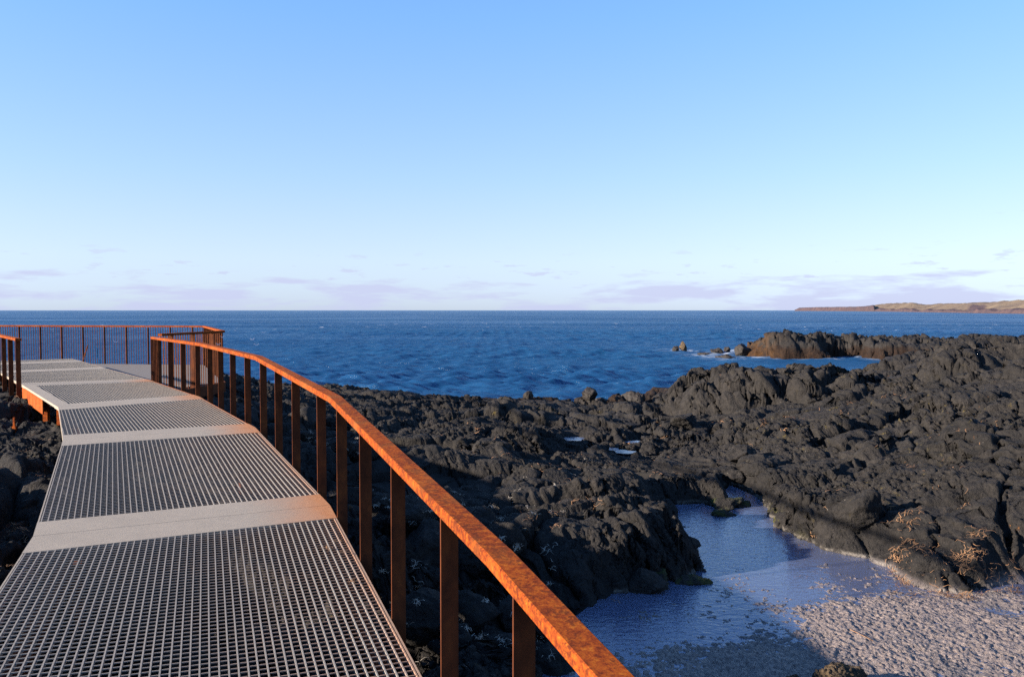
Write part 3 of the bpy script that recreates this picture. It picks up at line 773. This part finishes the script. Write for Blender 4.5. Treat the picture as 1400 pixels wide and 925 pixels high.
# shaded boulders below the railing, tufted with pale weed
tuft_at = []
spots = []
rb = random.Random(11)
for (px, py, h, s) in [(590,800,2.72,.34),(560,770,2.66,.30),(640,860,2.78,.34),(500,640,2.55,.36),(660,800,2.7,.36),(690,900,2.8,.26),(530,820,2.72,.30),(650,745,2.6,.38),(585,905,2.82,.30),(480,700,2.6,.34),
                       (720,850,2.75,.30),(515,700,2.6,.30),(600,720,2.58,.34),(410,600,2.4,.34),(450,620,2.45,.36),(570,690,2.55,.30),(560,845,2.75,.24),(620,920,2.84,.26),(690,780,2.62,.32),(745,905,2.8,.24)]:
    p = at(px, py, h)
    dims = (s*rb.uniform(.85, 1.2), s*rb.uniform(.8, 1.1), s*rb.uniform(.6, .85))
    o = boulder('boulder', p.x, p.y, dims, rb.randint(100, 9999), 'rounded dark lava boulder tufted with pale weed in the shade below the railing', 'boulder', M_bould, sink=.3, group='shaded boulders below the railing', fine=.045, blocky=.85)
    tuft_at.append((o, dims))

# ------------------------------------------------------------------ dried seaweed and pale tufts
def ribbon(Vl, Fl, p, d, up, L, wd, curl, rr):
    d = d.normalized(); s = d.cross(up).normalized(); n = len(Vl); K = 5
    c = Vector(p)
    for i in range(K):
        t = i/(K-1)
        ww = wd*(1 - .6*t)
        lift = up*(.25*L*math.sin(t*math.pi)*curl)
        q = c + d*(L*t) + s*(L*.25*math.sin(t*4 + curl*9)) + lift
        Vl.append(q + s*ww); Vl.append(q - s*ww)
    for i in range(K-1):
        a = n + i*2; Fl.append((a, a+1, a+3, a+2))
def strands(name, items, mat, label, cat, seed):
    rr = random.Random(seed); Vl, Fl = [], []
    for (x, y, z, nrm, cnt, rad, L, wd) in items:
        if nrm is None and poly_sd(np.array([x]), np.array([y]), dk_poly)[0] < .15: continue
        for _ in range(cnt):
            a = rr.uniform(0, 6.283); q = abs(rr.gauss(0, .5))*rad
            px, py = x + math.cos(a)*q, y + math.sin(a)*q
            pz = gz(px, py) if z is None else z
            n = gnormal(px, py) if nrm is None else nrm
            d = Vector((rr.gauss(0, 1), rr.gauss(0, 1), 0)); d = d - n*d.dot(n)
            ribbon(Vl, Fl, Vector((px, py, pz)) + n*.015, d, n, L*rr.uniform(.4, 1.3), wd*rr.uniform(.5, 1.3), rr.uniform(.1, 1), rr)
    me = bpy.data.meshes.new(name); me.from_pydata([tuple(v) for v in Vl], [], Fl); me.update()
    return tag(link(name, me, None, [mat]), label, cat, kind='stuff')
rs_ = random.Random(5); it = []
for (px, py, h, rx, ry, k, cnt) in [(1270,778,2.62,70,20,40,7),(1340,792,2.7,50,14,24,8),(1240,740,2.5,20,20,14,7),(1105,705,2.45,10,6,4,8),(820,650,2.5,120,45,26,5),(800,690,2.4,60,20,12,6),(940,590,2.8,60,10,8,6),
        (1070,590,2.45,60,14,16,7),(1300,640,2.15,100,40,18,4),(700,620,2.55,70,30,12,5),(1180,560,2.2,90,12,14,6),(880,596,2.78,24,3,8,9),(30,620,2.0,28,50,14,7),(20,740,2.1,18,18,14,10),(30,560,1.9,20,15,10,8),(740,720,2.4,30,20,8,6),(1000,690,2.6,400,120,20,3)]:
    for _ in range(k):
        p = at(px + rs_.uniform(-rx, rx), py + rs_.uniform(-ry, ry), h)
        it.append((p.x, p.y, None, None, rs_.randint(2, cnt*2), .05 + .008*p.y, .04 + .0045*p.y, .002 + .00022*p.y))
strands('seaweed_litter', it, M_weed, 'rust-brown dried seaweed scraps strewn over the lava', 'seaweed', 6)
it = []
for o, dims in tuft_at:
    for _ in range(7):
        a, e = rs_.uniform(0, 6.283), rs_.uniform(.1, 1.1)
        n = Vector((math.cos(a)*math.cos(e), math.sin(a)*math.cos(e), math.sin(e)))
        p = o.location + Vector((n.x*dims[0], n.y*dims[1], n.z*dims[2]))*.93
        it.append((p.x, p.y, p.z, n, 12, .05, .04, .0025))
for _ in range(70):
    p = at(rs_.uniform(560, 760), rs_.uniform(700, 920), 2.7); it.append((p.x, p.y, None, None, 8, .08, .06, .003))
for _ in range(40):
    p = at(rs_.uniform(560, 900), rs_.uniform(600, 740), 2.45); it.append((p.x, p.y, None, None, 4, .04, .05, .004))
strands('pale_weed', it, M_pale, 'pale dry weed tufts on the shaded rocks below the railing', 'seaweed', 8)

# twig lying on the crust
tw = MB(); pts = [at(1162, 860, 2.765), at(1175, 866, 2.765), at(1187, 872, 2.765), at(1194, 876, 2.765)]
tw.sweep(pts, [(-.0025, 0), (.0025, 0), (.0025, .004), (-.0025, .004)])
tag(tw.build('driftwood_stick', M_weed), 'thin pale stick lying on the pink crust', 'stick')

# ------------------------------------------------------------------ boardwalk
HALF = .37
def line_x(p, d, q, e):
    """intersection of p + t d with q + s e in plan"""
    den = d.x*e.y - d.y*e.x
    t = ((q.x-p.x)*e.y - (q.y-p.y)*e.x)/den
    return Vector((p.x + d.x*t, p.y + d.y*t))
def clip_line(p, d, poly):
    t0, t1 = -1e9, 1e9; n = len(poly)
    ar = sum(poly[i-1].x*poly[i].y - poly[i].x*poly[i-1].y for i in range(n)); s = 1 if ar > 0 else -1
    for i in range(n):
        a, b = poly[i], poly[(i+1) % n]; nx_, ny_ = -(b.y-a.y)*s, (b.x-a.x)*s
        den = d.x*nx_ + d.y*ny_; num = (a.x-p.x)*nx_ + (a.y-p.y)*ny_
        if abs(den) < 1e-9:
            if num > 0: return None
            continue
        t = num/den
        if den > 0: t0 = max(t0, t)
        else: t1 = min(t1, t)
    return (t0, t1) if t1 - t0 > .01 else None

def crease_dist(p, a, b):
    e = (b - a).xy.normalized(); return abs((p.x-a.x)*e.y - (p.y-a.y)*e.x)
def sec_z(i, p):
    d0, d1 = crease_dist(p, Ll[i], Rr[i]), crease_dist(p, Ll[i+1], Rr[i+1])
    return Rr[i].z + (Rr[i+1].z - Rr[i].z)*d0/(d0+d1)

def grating(name, parent, poly, d, zf, label=None):
    """open grating: I-bars along d every 44 mm, cross rods every 49 mm, trimmed to poly"""
    d = d.normalized(); s = Vector((d.y, -d.x)); mb = MB()
    o = poly[0]
    us = [(q - o).dot(s) for q in poly]; vs = [(q - o).dot(d) for q in poly]
    n = int((max(us) - min(us))/.044); off = ((max(us)-min(us)) - n*.044)/2
    for k in range(n + 1):
        p = o + s*(min(us) + off + k*.044); c = clip_line(p, d, poly)
        if not c: continue
        a, b = p + d*c[0], p + d*c[1]
        for sd in (-.0019, .0019):   # twin flange of the I-bar
            q0, q1 = a + s*sd, b + s*sd
            mb.bar((q0.x, q0.y, zf(a)), (q1.x, q1.y, zf(b)), s.to_3d(), .0034, -.006, 0)
        mb.bar((a.x, a.y, zf(a)), (b.x, b.y, zf(b)), s.to_3d(), .0046, -.034, -.0015)
    m = int((max(vs) - min(vs))/.049); off = ((max(vs)-min(vs)) - m*.049)/2
    for k in range(m + 1):
        p = o + d*(min(vs) + off + k*.049); c = clip_line(p, s, poly)
        if not c: continue
        a, b = p + s*c[0], p + s*c[1]
        mb.bar((a.x, a.y, zf(a)), (b.x, b.y, zf(b)), d.to_3d(), .0046, -.007, -.0012)
    g = mb.build(name, M_grate, parent)
    st = g.data.attributes.new('stain', 'FLOAT', 'POINT'); co = np.zeros(len(g.data.vertices)*3, np.float32); g.data.vertices.foreach_get('co', co)
    st.data.foreach_set('value', stain_of(co.reshape(-1, 3), .16)*.7)
    if label: g['label'] = label
    return g

edge_line = [p.xy for p in Rr[:7]]
def stain_of(co, rad=.75):
    d = np.full(len(co), 9.0)
    for i in range(len(edge_line)-1):
        a, b = edge_line[i], edge_line[i+1]; ex, ey = b.x-a.x, b.y-a.y
        t = np.clip(((co[:, 0]-a.x)*ex + (co[:, 1]-a.y)*ey)/(ex*ex+ey*ey), 0, 1)
        d = np.minimum(d, np.hypot(co[:, 0]-a.x-t*ex, co[:, 1]-a.y-t*ey))
    return np.clip(1 - d/rad, 0, 1).astype(np.float32)

bw = empty('boardwalk', (Rr[3].x - .9, Rr[3].y - .5, H - 2.5), 'grey open-grating walkway with pale bands zigzagging over the lava', 'boardwalk')
clip_px = [(157, 799, 1), (447, 802, 1), (353, 896, 1), (483, 894, 1), (5, 876, 1), (352, 779, 1), (455, 710, 1), (150, 668, 1), (448, 807, 1)]
panels = []
NS = len(Rr) - 1
lower, upper = {}, {}
for i in range(len(Rr)):
    # plate edges half a metre before and after each crease, along each side
    if i > 0:
        lower[i] = tuple((S[i].lerp(S[i-1], HALF/(S[i]-S[i-1]).length)) for S in (Rr, Ll))
    if i < NS:
        upper[i] = tuple((S[i].lerp(S[i+1], HALF/(S[i+1]-S[i]).length)) for S in (Rr, Ll))
for i in range(NS):
    dirv = (Rr[i+1] - Rr[i]).xy.normalized(); s = Vector((dirv.y, -dirv.x))
    r0, l0 = (upper[i][0], upper[i][1]); r1, l1 = lower[i+1]
    ins = .012; lin = .20 if i == 5 else .012
    poly = [r0.xy - s*ins, r1.xy - s*ins, l1.xy + s*lin, l0.xy + s*lin]
    pn = grating('grating_panel', bw, poly, dirv, lambda p, i=i: sec_z(i, p))
    panels.append(pn)
    # edge strips (steel angles)
    for (a, b, sgn) in ((r0, r1, -1), (l0, l1, 1)):
        if sgn == 1 and i == 5: continue
        mb = MB(); off = s.to_3d()*(sgn*.006)
        mb.bar(a + off, b + off, s.to_3d(), .010, -.05, -.001)
        e = mb.build('edge_strip', M_rail if (sgn == -1 and i in (4, 5)) else M_frp, bw)
        if e.data.materials[0] == M_frp:
            st = e.data.attributes.new('stain', 'FLOAT', 'POINT'); st.data.foreach_set('value', np.full(len(e.data.vertices), .55 if sgn == -1 else 0, np.float32))
    if i == 5:  # solid strip along the flared left side and its lit fascia
        mb = MB(); q = s.to_3d()
        mb.prism([l0 + q*.0, l0 + q*.19, l1 + q*.19, l1], -.04, 0); e = mb.build('edge_plate', M_frp, bw)
        mb = MB(); A_, B_ = l0.lerp(l1, .36), l1.lerp(Ll[6], 1.0)
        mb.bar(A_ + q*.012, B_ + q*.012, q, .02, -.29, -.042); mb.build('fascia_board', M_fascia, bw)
    # beams below
    for fr in (.12, .93):
        a, b = l0.lerp(r0, fr), l1.lerp(r1, fr); mb = MB(); mb.bar(a, b, s.to_3d(), .09, -.22, -.052); mb.build('support_beam', M_post, bw)
for i in range(1, NS):
    rl, ll = lower[i]; ru, lu = upper[i]; c_r, c_l = Rr[i], Ll[i]
    for k, (a, b, c, d) in enumerate(((rl, c_r, c_l, ll), (c_r, ru, lu, c_l))):
        K = 14; Vv, Ff = [], []
        gap = .0025
        ax = (b - a).normalized(); a2 = a if k == 0 else a + ax*gap; b2 = b - ax*gap if k == 0 else b
        axl = (c - d).normalized(); d2 = d if k == 0 else d + axl*gap; c2 = c - axl*gap if k == 0 else c
        for j in range(K+1):
            t = (j/K)**.8; p, r = a2.lerp(d2, t), b2.lerp(c2, t)
            for z_ in (.0015, -.05): Vv += [(p.x, p.y, p.z+z_), (r.x, r.y, r.z+z_)]
        for j in range(K):
            n = j*4; m = n+4
            Ff += [(n, n+1, m+1, m), (n+2, m+2, m+3, n+3), (n, m, m+2, n+2), (n+1, n+3, m+3, m+1)]
        Ff += [(0, 2, 3, 1), (K*4, K*4+1, K*4+3, K*4+2)]
        me = bpy.data.meshes.new('deck_plate'); me.from_pydata(Vv, [], Ff); me.update()
        bm = bmesh.new(); bm.from_mesh(me); bmesh.ops.recalc_face_normals(bm, faces=bm.faces); bm.to_mesh(me); bm.free()
        st = me.attributes.new('stain', 'FLOAT', 'POINT'); st.data.foreach_set('value', stain_of(np.array(Vv, np.float32)))
        link('deck_plate', me, bw, [M_frp])
    dv = (Rr[i+1]-Rr[i]).normalized(); s = Vector((dv.y, -dv.x, 0)).normalized()
    for fr in ((.12, .93) if i != 3 else (.12,)):
        p = c_l.lerp(c_r, fr); mb = MB(); g0 = min(gz(p.x, p.y), p.z - .3) - .1
        mb.bar(p - dv.xy.to_3d()*.05, p + dv.xy.to_3d()*.05, s, .1, g0 - p.z, -.222); mb.build('support_leg', M_post, bw)
# stub leg below the fascia of the flared section
p = Ll[5].lerp(Ll[6], .55) + Vector((.12, .05, 0)); mb = MB(); mb.bar(p, p + Vector((0, .08, 0)), (1, 0, 0), .08, gz(p.x, p.y) - p.z - .15, -.10); mb.build('support_leg', M_fascia, bw)
p = Ll[5] + Vector((-.12, .22, 0)); mb = MB(); mb.bar(p, p + Vector((0, .1, 0)), (1, 0, 0), .07, -.30, -.055); mb.build('support_leg', M_fascia, bw)
# panel clips, in pairs, on the two nearest panels
for k, (px, py, _) in enumerate(clip_px):
    i = 2 if py > 700 else 3
    hh = 1.66
    for _it in range(4):
        p = at(px, py, hh); hh = H - sec_z(i, p)
    dirv = (Rr[i+1]-Rr[i]).xy.normalized(); s = Vector((dirv.y, -dirv.x))
    mb = MB()
    for sd in (-.022, .022):
        q = p.xy + s*sd
        mb.bar((q.x - dirv.x*.009, q.y - dirv.y*.009, p.z), (q.x + dirv.x*.009, q.y + dirv.y*.009, p.z), s.to_3d(), .012, .001, .005)
    q = p.xy; mb.bar((q.x - s.x*.018, q.y - s.y*.018, p.z), (q.x + s.x*.018, q.y + s.y*.018, p.z), dirv.to_3d(), .014, -.014, -.008)
    mb.build('panel_clip', M_clip, panels[i])

it = []
for (px, py, i, n, rad) in [(447, 752, 2, 16, .09), (470, 757, 2, 12, .06), (482, 798, 2, 14, .05), (462, 742, 2, 8, .08), (98, 588, 4, 8, .10), (115, 560, 4, 6, .15), (296, 556, 4, 10, .12), (60, 540, 5, 8, .3), (140, 545, 5, 8, .4), (268, 545, 4, 8, .2), (12, 776, 2, 7, .05), (360, 690, 2, 5, .05)]:
    hh = 1.6
    for _q in range(4):
        p = at(px, py, hh); hh = H - sec_z(i, p)
    it.append((p.x, p.y, p.z + .002, Vector((0, 0, 1)), n, rad, .035, .003))
strands('weed_crumbs', it, M_weed, 'crumbs of dried weed caught on the walkway grating', 'weed crumbs', 21)

# ------------------------------------------------------------------ railing on the seaward (right) side
PROF = [(0, -.048), (.006, -.052), (.096, -.052), (.102, -.046), (.102, -.004), (.097, 0), (.005, 0), (0, -.004)]
rt = empty('walkway_railing', (Rr[3].x, Rr[3].y, Rr[3].z), 'long rusty handrail on flat bar posts curving along the walkway beside the pool', 'railing')
path = [Vector((p.x, p.y, p.z + RAIL)) for p in Rr[:7]]
path[-1] = path[-2].lerp(path[-1], .985)
mb = MB(); mb.sweep(path, PROF); mb.build('handrail', M_rail, rt)
postY = [-3.2, -2.3, -1.35, -.4, .7, 1.72, 2.62, 3.44, 4.37, 5.27, 6.20, 6.96, 7.94, 8.78, 9.67, 10.5, 11.27, 12.0, 12.72, 13.55, 14.35, 15.15] 
def on_edge(y):
    for i in range(6):
        if Rr[i].y <= y <= Rr[i+1].y:
            return Rr[i].lerp(Rr[i+1], (y - Rr[i].y)/(Rr[i+1].y - Rr[i].y)), (Rr[i+1]-Rr[i]).xy.normalized()
    return Rr[6].copy(), (Rr[6]-Rr[5]).xy.normalized()
def fin(parent, p, d, z0, z1, w_=.08, t=.010, name='post', gap=.004, mat=None):
    d = d.normalized(); s = Vector((d.y, -d.x)); mb = MB()
    c = p.xy + s*(gap + w_/2)
    a, b = c - d*(t/2), c + d*(t/2)
    mb.bar((a.x, a.y, 0), (b.x, b.y, 0), s.to_3d(), w_, z0, z1)
    return mb.build(name, mat or M_post, parent, .0012)
for y in postY:
    p, d = on_edge(y); fin(rt, p, d, p.z - .26, p.z + RAIL - .05)
dl = (Rr[6]-Rr[5]).xy.normalized()
for k in range(6):     # closely set bars at the end of the railing
    p = Rr[6] - (dl*(.02 + .13*k)).to_3d(); fin(rt, p, dl, p.z - .10, p.z + RAIL - .05, .07)

# ------------------------------------------------------------------ railing on the landward (left) side
lt = empty('short_railing', Ll[6], 'short run of rusty railing at the left edge where the walkway bends away', 'railing')
dl5 = (Ll[7]-Ll[6]).normalized()
q0 = Ll[6] - dl5*.05; path = [Ll[7] + dl5*1.5, q0]   # travelling back, outward is to the left of the walk
path = [Vector((p.x, p.y, H - 1.44 + RAIL)) for p in path]
mb = MB(); mb.sweep(path, PROF); mb.build('handrail', M_rail, lt)
for k in range(4):
    p = q0 + dl5*(.10 + 1.2*k) ; fin(lt, p, -dl5.xy, H - 1.44 - .32, H - 1.44 + RAIL - .05, .085, .012)

# ------------------------------------------------------------------ viewing platform and its railings
PZ = H - 1.72
vp = empty('viewing_platform', (-10, 21.5, PZ - .3), 'grey lookout platform one step below the walkway end', 'platform')
fr_a, cor_r, cor_b, back_l = Vector((-7.25, 16.5, PZ)), Vector((-6.94, 19.1, PZ)), Vector((-9.72, 25.1, PZ)), Vector((-18.5, 26.3, PZ))
e5, e6 = Rr[7], END_R
mb = MB(); mb.prism([(-7.36, 18.2, PZ), (cor_r.x, cor_r.y, PZ), (cor_b.x, cor_b.y, PZ), (back_l.x, back_l.y, PZ), (-18.5, 24.5, PZ), (-13.25, 24.05, PZ), (-11.2, 21.4, PZ), (-9.2, 18.9, PZ)], -.16, 0)
mb.build('slab', M_slab, vp)
def pl_edge(pts):
    return [Vector(p) for p in pts]
grating('grating_panel', vp, pl_edge([(-7.27, 16.65), (-7.34, 18.18), (-9.15, 18.88), (-7.75, 16.95)]), Vector((-.6, .8)), lambda p: PZ - .002)
mb = MB(); mb.sweep([fr_a, cor_r, cor_b, back_l], [(.002, -.24), (.05, -.24), (.05, -.003), (.002, -.003)]); mb.build('fascia_board', M_post, vp)
for p in (cor_r, cor_b, (cor_r + cor_b)/2, fr_a, Vector((-14, 25.2, PZ)), back_l):
    q = p + Vector((-.25, -.2, 0)); mb = MB(); mb.bar(q, q + Vector((0, .1, 0)), (1, 0, 0), .1, min(gz(q.x, q.y), 1.4) - PZ - .1, -.165); mb.build('support_leg', M_post, vp)
RT = H - .485      # rail top
PROF2 = [(-.03, -.05), (.055, -.05), (.055, 0), (-.03, 0)]
def rail_run(name, pts, label, posts, bal_step, group=None):
    o = empty(name, (pts[0].x, pts[0].y, PZ), label, 'railing')
    mb = MB(); mb.sweep([Vector((p.x, p.y, RT)) for p in pts], PROF2); mb.build('handrail', M_rail, o)
    protos = None
    for a, b in zip(pts, pts[1:]):
        L = (b - a).xy.length; d = (b - a).xy.normalized(); yaw = math.atan2(d.y, d.x)
        k = 0
        nb = int(L/bal_step)
        for j in range(nb + 1):
            t = (j + .5)*bal_step
            if t > L: break
            p = a.xy + d*t
            ispost = (j % 9 == 4)
            if ispost:
                k += 1
                wd = .075
                mbp = fin(o, Vector((p.x, p.y, 0)) , d, PZ - .22, RT - .05, wd, .03 if k % 3 == 1 else .018, 'post', -.035)
            else:
                if protos is None:
                    mb = MB(); mb.bar((-.005, 0, 0), (.005, 0, 0), (0, 1, 0), .018, PZ - .1, RT - .05)
                    protos = mb.build('baluster', M_post, None); ob = protos
                else:
                    ob = protos.copy(); COL.objects.link(ob)
                ob.parent = o; ob.location = Vector((p.x, p.y, 0)) - o.location; ob.rotation_euler = (0, 0, yaw)
    return o
rb_ = rail_run('platform_railing', [cor_b, Vector((-17.6, 26.2, PZ))], 'rusty railing of thin bars along the seaward back of the lookout platform', 3, .084)
rs2 = rail_run('platform_railing', [Vector((-7.33, 16.55, PZ)), cor_r, cor_b - (cor_b-cor_r).normalized()*.03], 'rusty railing of thin bars around the right-hand end of the lookout platform', 3, .092)
# raking brace of the back railing
p = Vector((-13.6, 25.55, PZ)); mb = MB(); mb.hexa([p + Vector(v) for v in ((-.16,-.16,0),(-.13,-.16,0),(-.13,-.13,0),(-.16,-.13,0),(-.02,-.03,.62),(.01,-.03,.62),(.01,0,.62),(-.02,0,.62))])
mb.build('brace', M_post, rb_)

# rusty peg in the rocks on the left
p = at(19, 588, 1.93); mb = MB(); mb.bar((p.x, p.y, 0), (p.x, p.y + .03, 0), (1, 0, 0), .03, gz(p.x, p.y) - .1, gz(p.x, p.y) + .19); 
mb.bar((p.x, p.y - .005, 0), (p.x, p.y + .035, 0), (1, 0, 0), .06, gz(p.x, p.y) - .02, gz(p.x, p.y) + .05)
tag(mb.build('steel_peg', M_fascia, None, .003), 'rusty steel peg with a collar standing in the rocks left of the walkway', 'peg')

# ------------------------------------------------------------------ gull and net scrap
def blob(name, parts, mat, parent, sub=3):
    bm = bmesh.new()
    for (c, r, tilt) in parts:
        res = bmesh.ops.create_icosphere(bm, subdivisions=sub, radius=1)
        for v in res['verts']:
            x, y, z = v.co
            x, y, z = x*r[0]*(1 - .25*(x > 0)*x), y*r[1], z*r[2]
            ct, st = math.cos(tilt), math.sin(tilt)
            v.co = (c[0] + x*ct - z*st, c[1] + y, c[2] + x*st + z*ct)
    me = bpy.data.meshes.new(name); bm.to_mesh(me); bm.free()
    me.polygons.foreach_set('use_smooth', [True]*len(me.polygons))
    return me
pg = at(1298, 463.5, 1.85); gg = max(gz(pg.x, pg.y), gz(pg.x+.1, pg.y), gz(pg.x, pg.y+.1))
gull = empty('gull', (pg.x, pg.y, gg), 'white gull with grey wings standing on the far ridge', 'bird')
def gl_(name, parts, mat):
    o = bpy.data.objects.new(name, blob(name, parts, mat, gull)); o.data.materials.append(mat); COL.objects.link(o); o.parent = gull; return o
# body: torso, neck, head and tail merged by remesh so the bird is one surface
bd = gl_('body', [((0, 0, .27), (.22, .10, .10), .25), ((.14, 0, .36), (.075, .06, .11), .1), ((.17, 0, .46), (.062, .05, .05), 0), ((-.22, 0, .22), (.12, .05, .022), .2)], M_white)
rm = bd.modifiers.new('r', 'REMESH'); rm.mode = 'VOXEL'; rm.voxel_size = .012; rm.use_smooth_shade = True
for sy in (-1, 1):
    gl_('wing', [((-.06, sy*.088, .285), (.24, .025, .075), .22)], M_grey)
    mb = MB(); mb.bar((.02, sy*.035, -.05), (.032, sy*.035, -.05), (0, 1, 0), .012, 0, .26); mb.bar((.0, sy*.035, -.05), (.08, sy*.035, -.05), (0, 1, 0), .05, 0.04, .052)
    lg = mb.build('leg', M_beak, None); lg.parent = gull; lg.location = (0, 0, 0)
gl_('beak', [((.245, 0, .45), (.045, .012, .014), -.12)], M_beak)
gull.rotation_euler = (0, 0, 2.4)
pn = at(1263, 464.5, 1.9); zz = gz(pn.x, pn.y); Vn, Fn = [], []
for i in range(12):
    for j in range(7):
        x, y = (i/11 - .5)*.75, (j/6 - .5)*.5
        Vn.append((pn.x + x + .06*math.sin(j*2.1), pn.y + y, gz(pn.x + x, pn.y + y) + .05 + .04*math.sin(i*1.7 + j)))
for i in range(11):
    for j in range(6):
        a = i*7 + j; Fn.append((a, a+7, a+8, a+1))
me = bpy.data.meshes.new('net_scrap'); me.from_pydata(Vn, [], Fn); me.update()
so = link('net_scrap', me, None, [M_net]); sm = so.modifiers.new('s', 'SOLIDIFY'); sm.thickness = .03
tag(so, 'crumpled scrap of green fishing net caught on the far ridge', 'net')

# ------------------------------------------------------------------ sky and sun
SUN_EL, SUN_AZ = math.radians(16.5), math.radians(252)       # azimuth from +Y, clockwise
to_sun = Vector((math.sin(SUN_AZ)*math.cos(SUN_EL), math.cos(SUN_AZ)*math.cos(SUN_EL), math.sin(SUN_EL)))
wd = bpy.data.worlds.new('World'); scene.world = wd; wd.use_nodes = True
nt = wd.node_tree; nt.nodes.clear(); g = NT(nt)
sky = g.n('TexSky'); sky.sky_type = 'NISHITA'; sky.sun_disc = False; sky.sun_elevation = SUN_EL; sky.sun_rotation = SUN_AZ
sky.altitude = 0; sky.air_density = 1.0; sky.dust_density = .3; sky.ozone_density = 2.0
tc = g.n('TexCoord').outputs['Generated']
sep = g.n('SeparateXYZ'); g.l(tc, sep.inputs[0]); el = sep.outputs[2]
cn = g.noise(g.mapping(tc, (5, 5, 34)), 1.6, 7, .58, .15)
cn2 = g.noise(g.mapping(tc, (9, 9, 50)), 2.2, 6, .6, .1)
low = g.math('MULTIPLY', g.ramp(el, [(0.0, .85), (.016, 1.0), (.034, .75), (.056, .0)]), g.ramp(sep.outputs[0], [(.0, .70), (.35, .85), (.5, 1.0), (.75, .95)]))
bankm = g.ramp(g.math('ADD', g.math('MULTIPLY', cn, 1.0), g.math('MULTIPLY', g.math('SUBTRACT', low, .5), .34)), [(.51, 0.0), (.63, 1.0)])
puff = g.math('MULTIPLY', g.ramp(cn2, [(.60, 0.0), (.67, .9)]), g.ramp(el, [(.02, .3), (.036, 1.0), (.062, .7), (.080, 0.0)]))
cm = g.math('MULTIPLY', g.math('MAXIMUM', bankm, puff, True), g.ramp(el, [(0, 1.0), (.12, 1.0), (.14, 0.0)]))
bwr = g.n('RGBToBW'); g.l(sky.outputs[0], bwr.inputs[0])
bwp = g.math('POWER', g.math('MULTIPLY', bwr.outputs[0], 3.0), .5)
# clear northern air: the haze near the horizon is lavender-white, the zenith a saturated blue
tint = g.ramp(el, [(0.0, (.98, 1.12, 1.32)), (.06, (.95, 1.19, 1.42)), (.16, (.72, 1.11, 1.55)), (.34, (.53, 1.12, 2.35)), (.6, (.40, 1.0, 2.4))])
lumg = g.ramp(el, [(0.0, .76), (.05, .80), (.16, .87), (.38, .80), (.7, .8)])
skyl = g.mix(1.0, g.mix(1.0, tint, bwp, 'MULTIPLY'), lumg, 'MULTIPLY')
sc_ = g.n('VectorMath', operation='SCALE'); g.l(skyl, sc_.inputs[0]); sc_.inputs['Scale'].default_value = 1.3
skyc = sc_.outputs[0]
cloudc = g.mix(.90, skyc, (3.25, 3.45, 4.85))
mixc = g.mix(g.math('MULTIPLY', cm, .85), skyc, cloudc)
bg = g.n('Background'); bg.inputs['Strength'].default_value = .05; g.l(mixc, bg.inputs['Color'])
wo = g.n('OutputWorld'); g.l(bg.outputs[0], wo.inputs[0])

sl = bpy.data.lights.new('sun', 'SUN'); sl.energy = 5.0; sl.angle = math.radians(1.0); sl.color = (1.0, .86, .70)
so = bpy.data.objects.new('sun', sl); COL.objects.link(so); so.rotation_euler = to_sun.to_track_quat('Z', 'Y').to_euler(); so.location = (0, 0, 30)

# ------------------------------------------------------------------ camera
cam = bpy.data.cameras.new('camera'); cam.sensor_width = 36; cam.lens = 36*F/1400
cam.clip_start = .05; cam.clip_end = 90000
co = bpy.data.objects.new('camera', cam); COL.objects.link(co); co.location = (0, 0, H); co.rotation_euler = (math.pi/2 - PITCH, 0, 0)
scene.camera = co
vs = scene.view_settings; vs.view_transform = 'Standard'; vs.look = 'None'; vs.exposure = 1.9; vs.gamma = 1; vs.use_curve_mapping = False
scene.cycles.max_bounces = 6; scene.cycles.use_denoising = False
scene.render.resolution_x, scene.render.resolution_y = 1024, 676
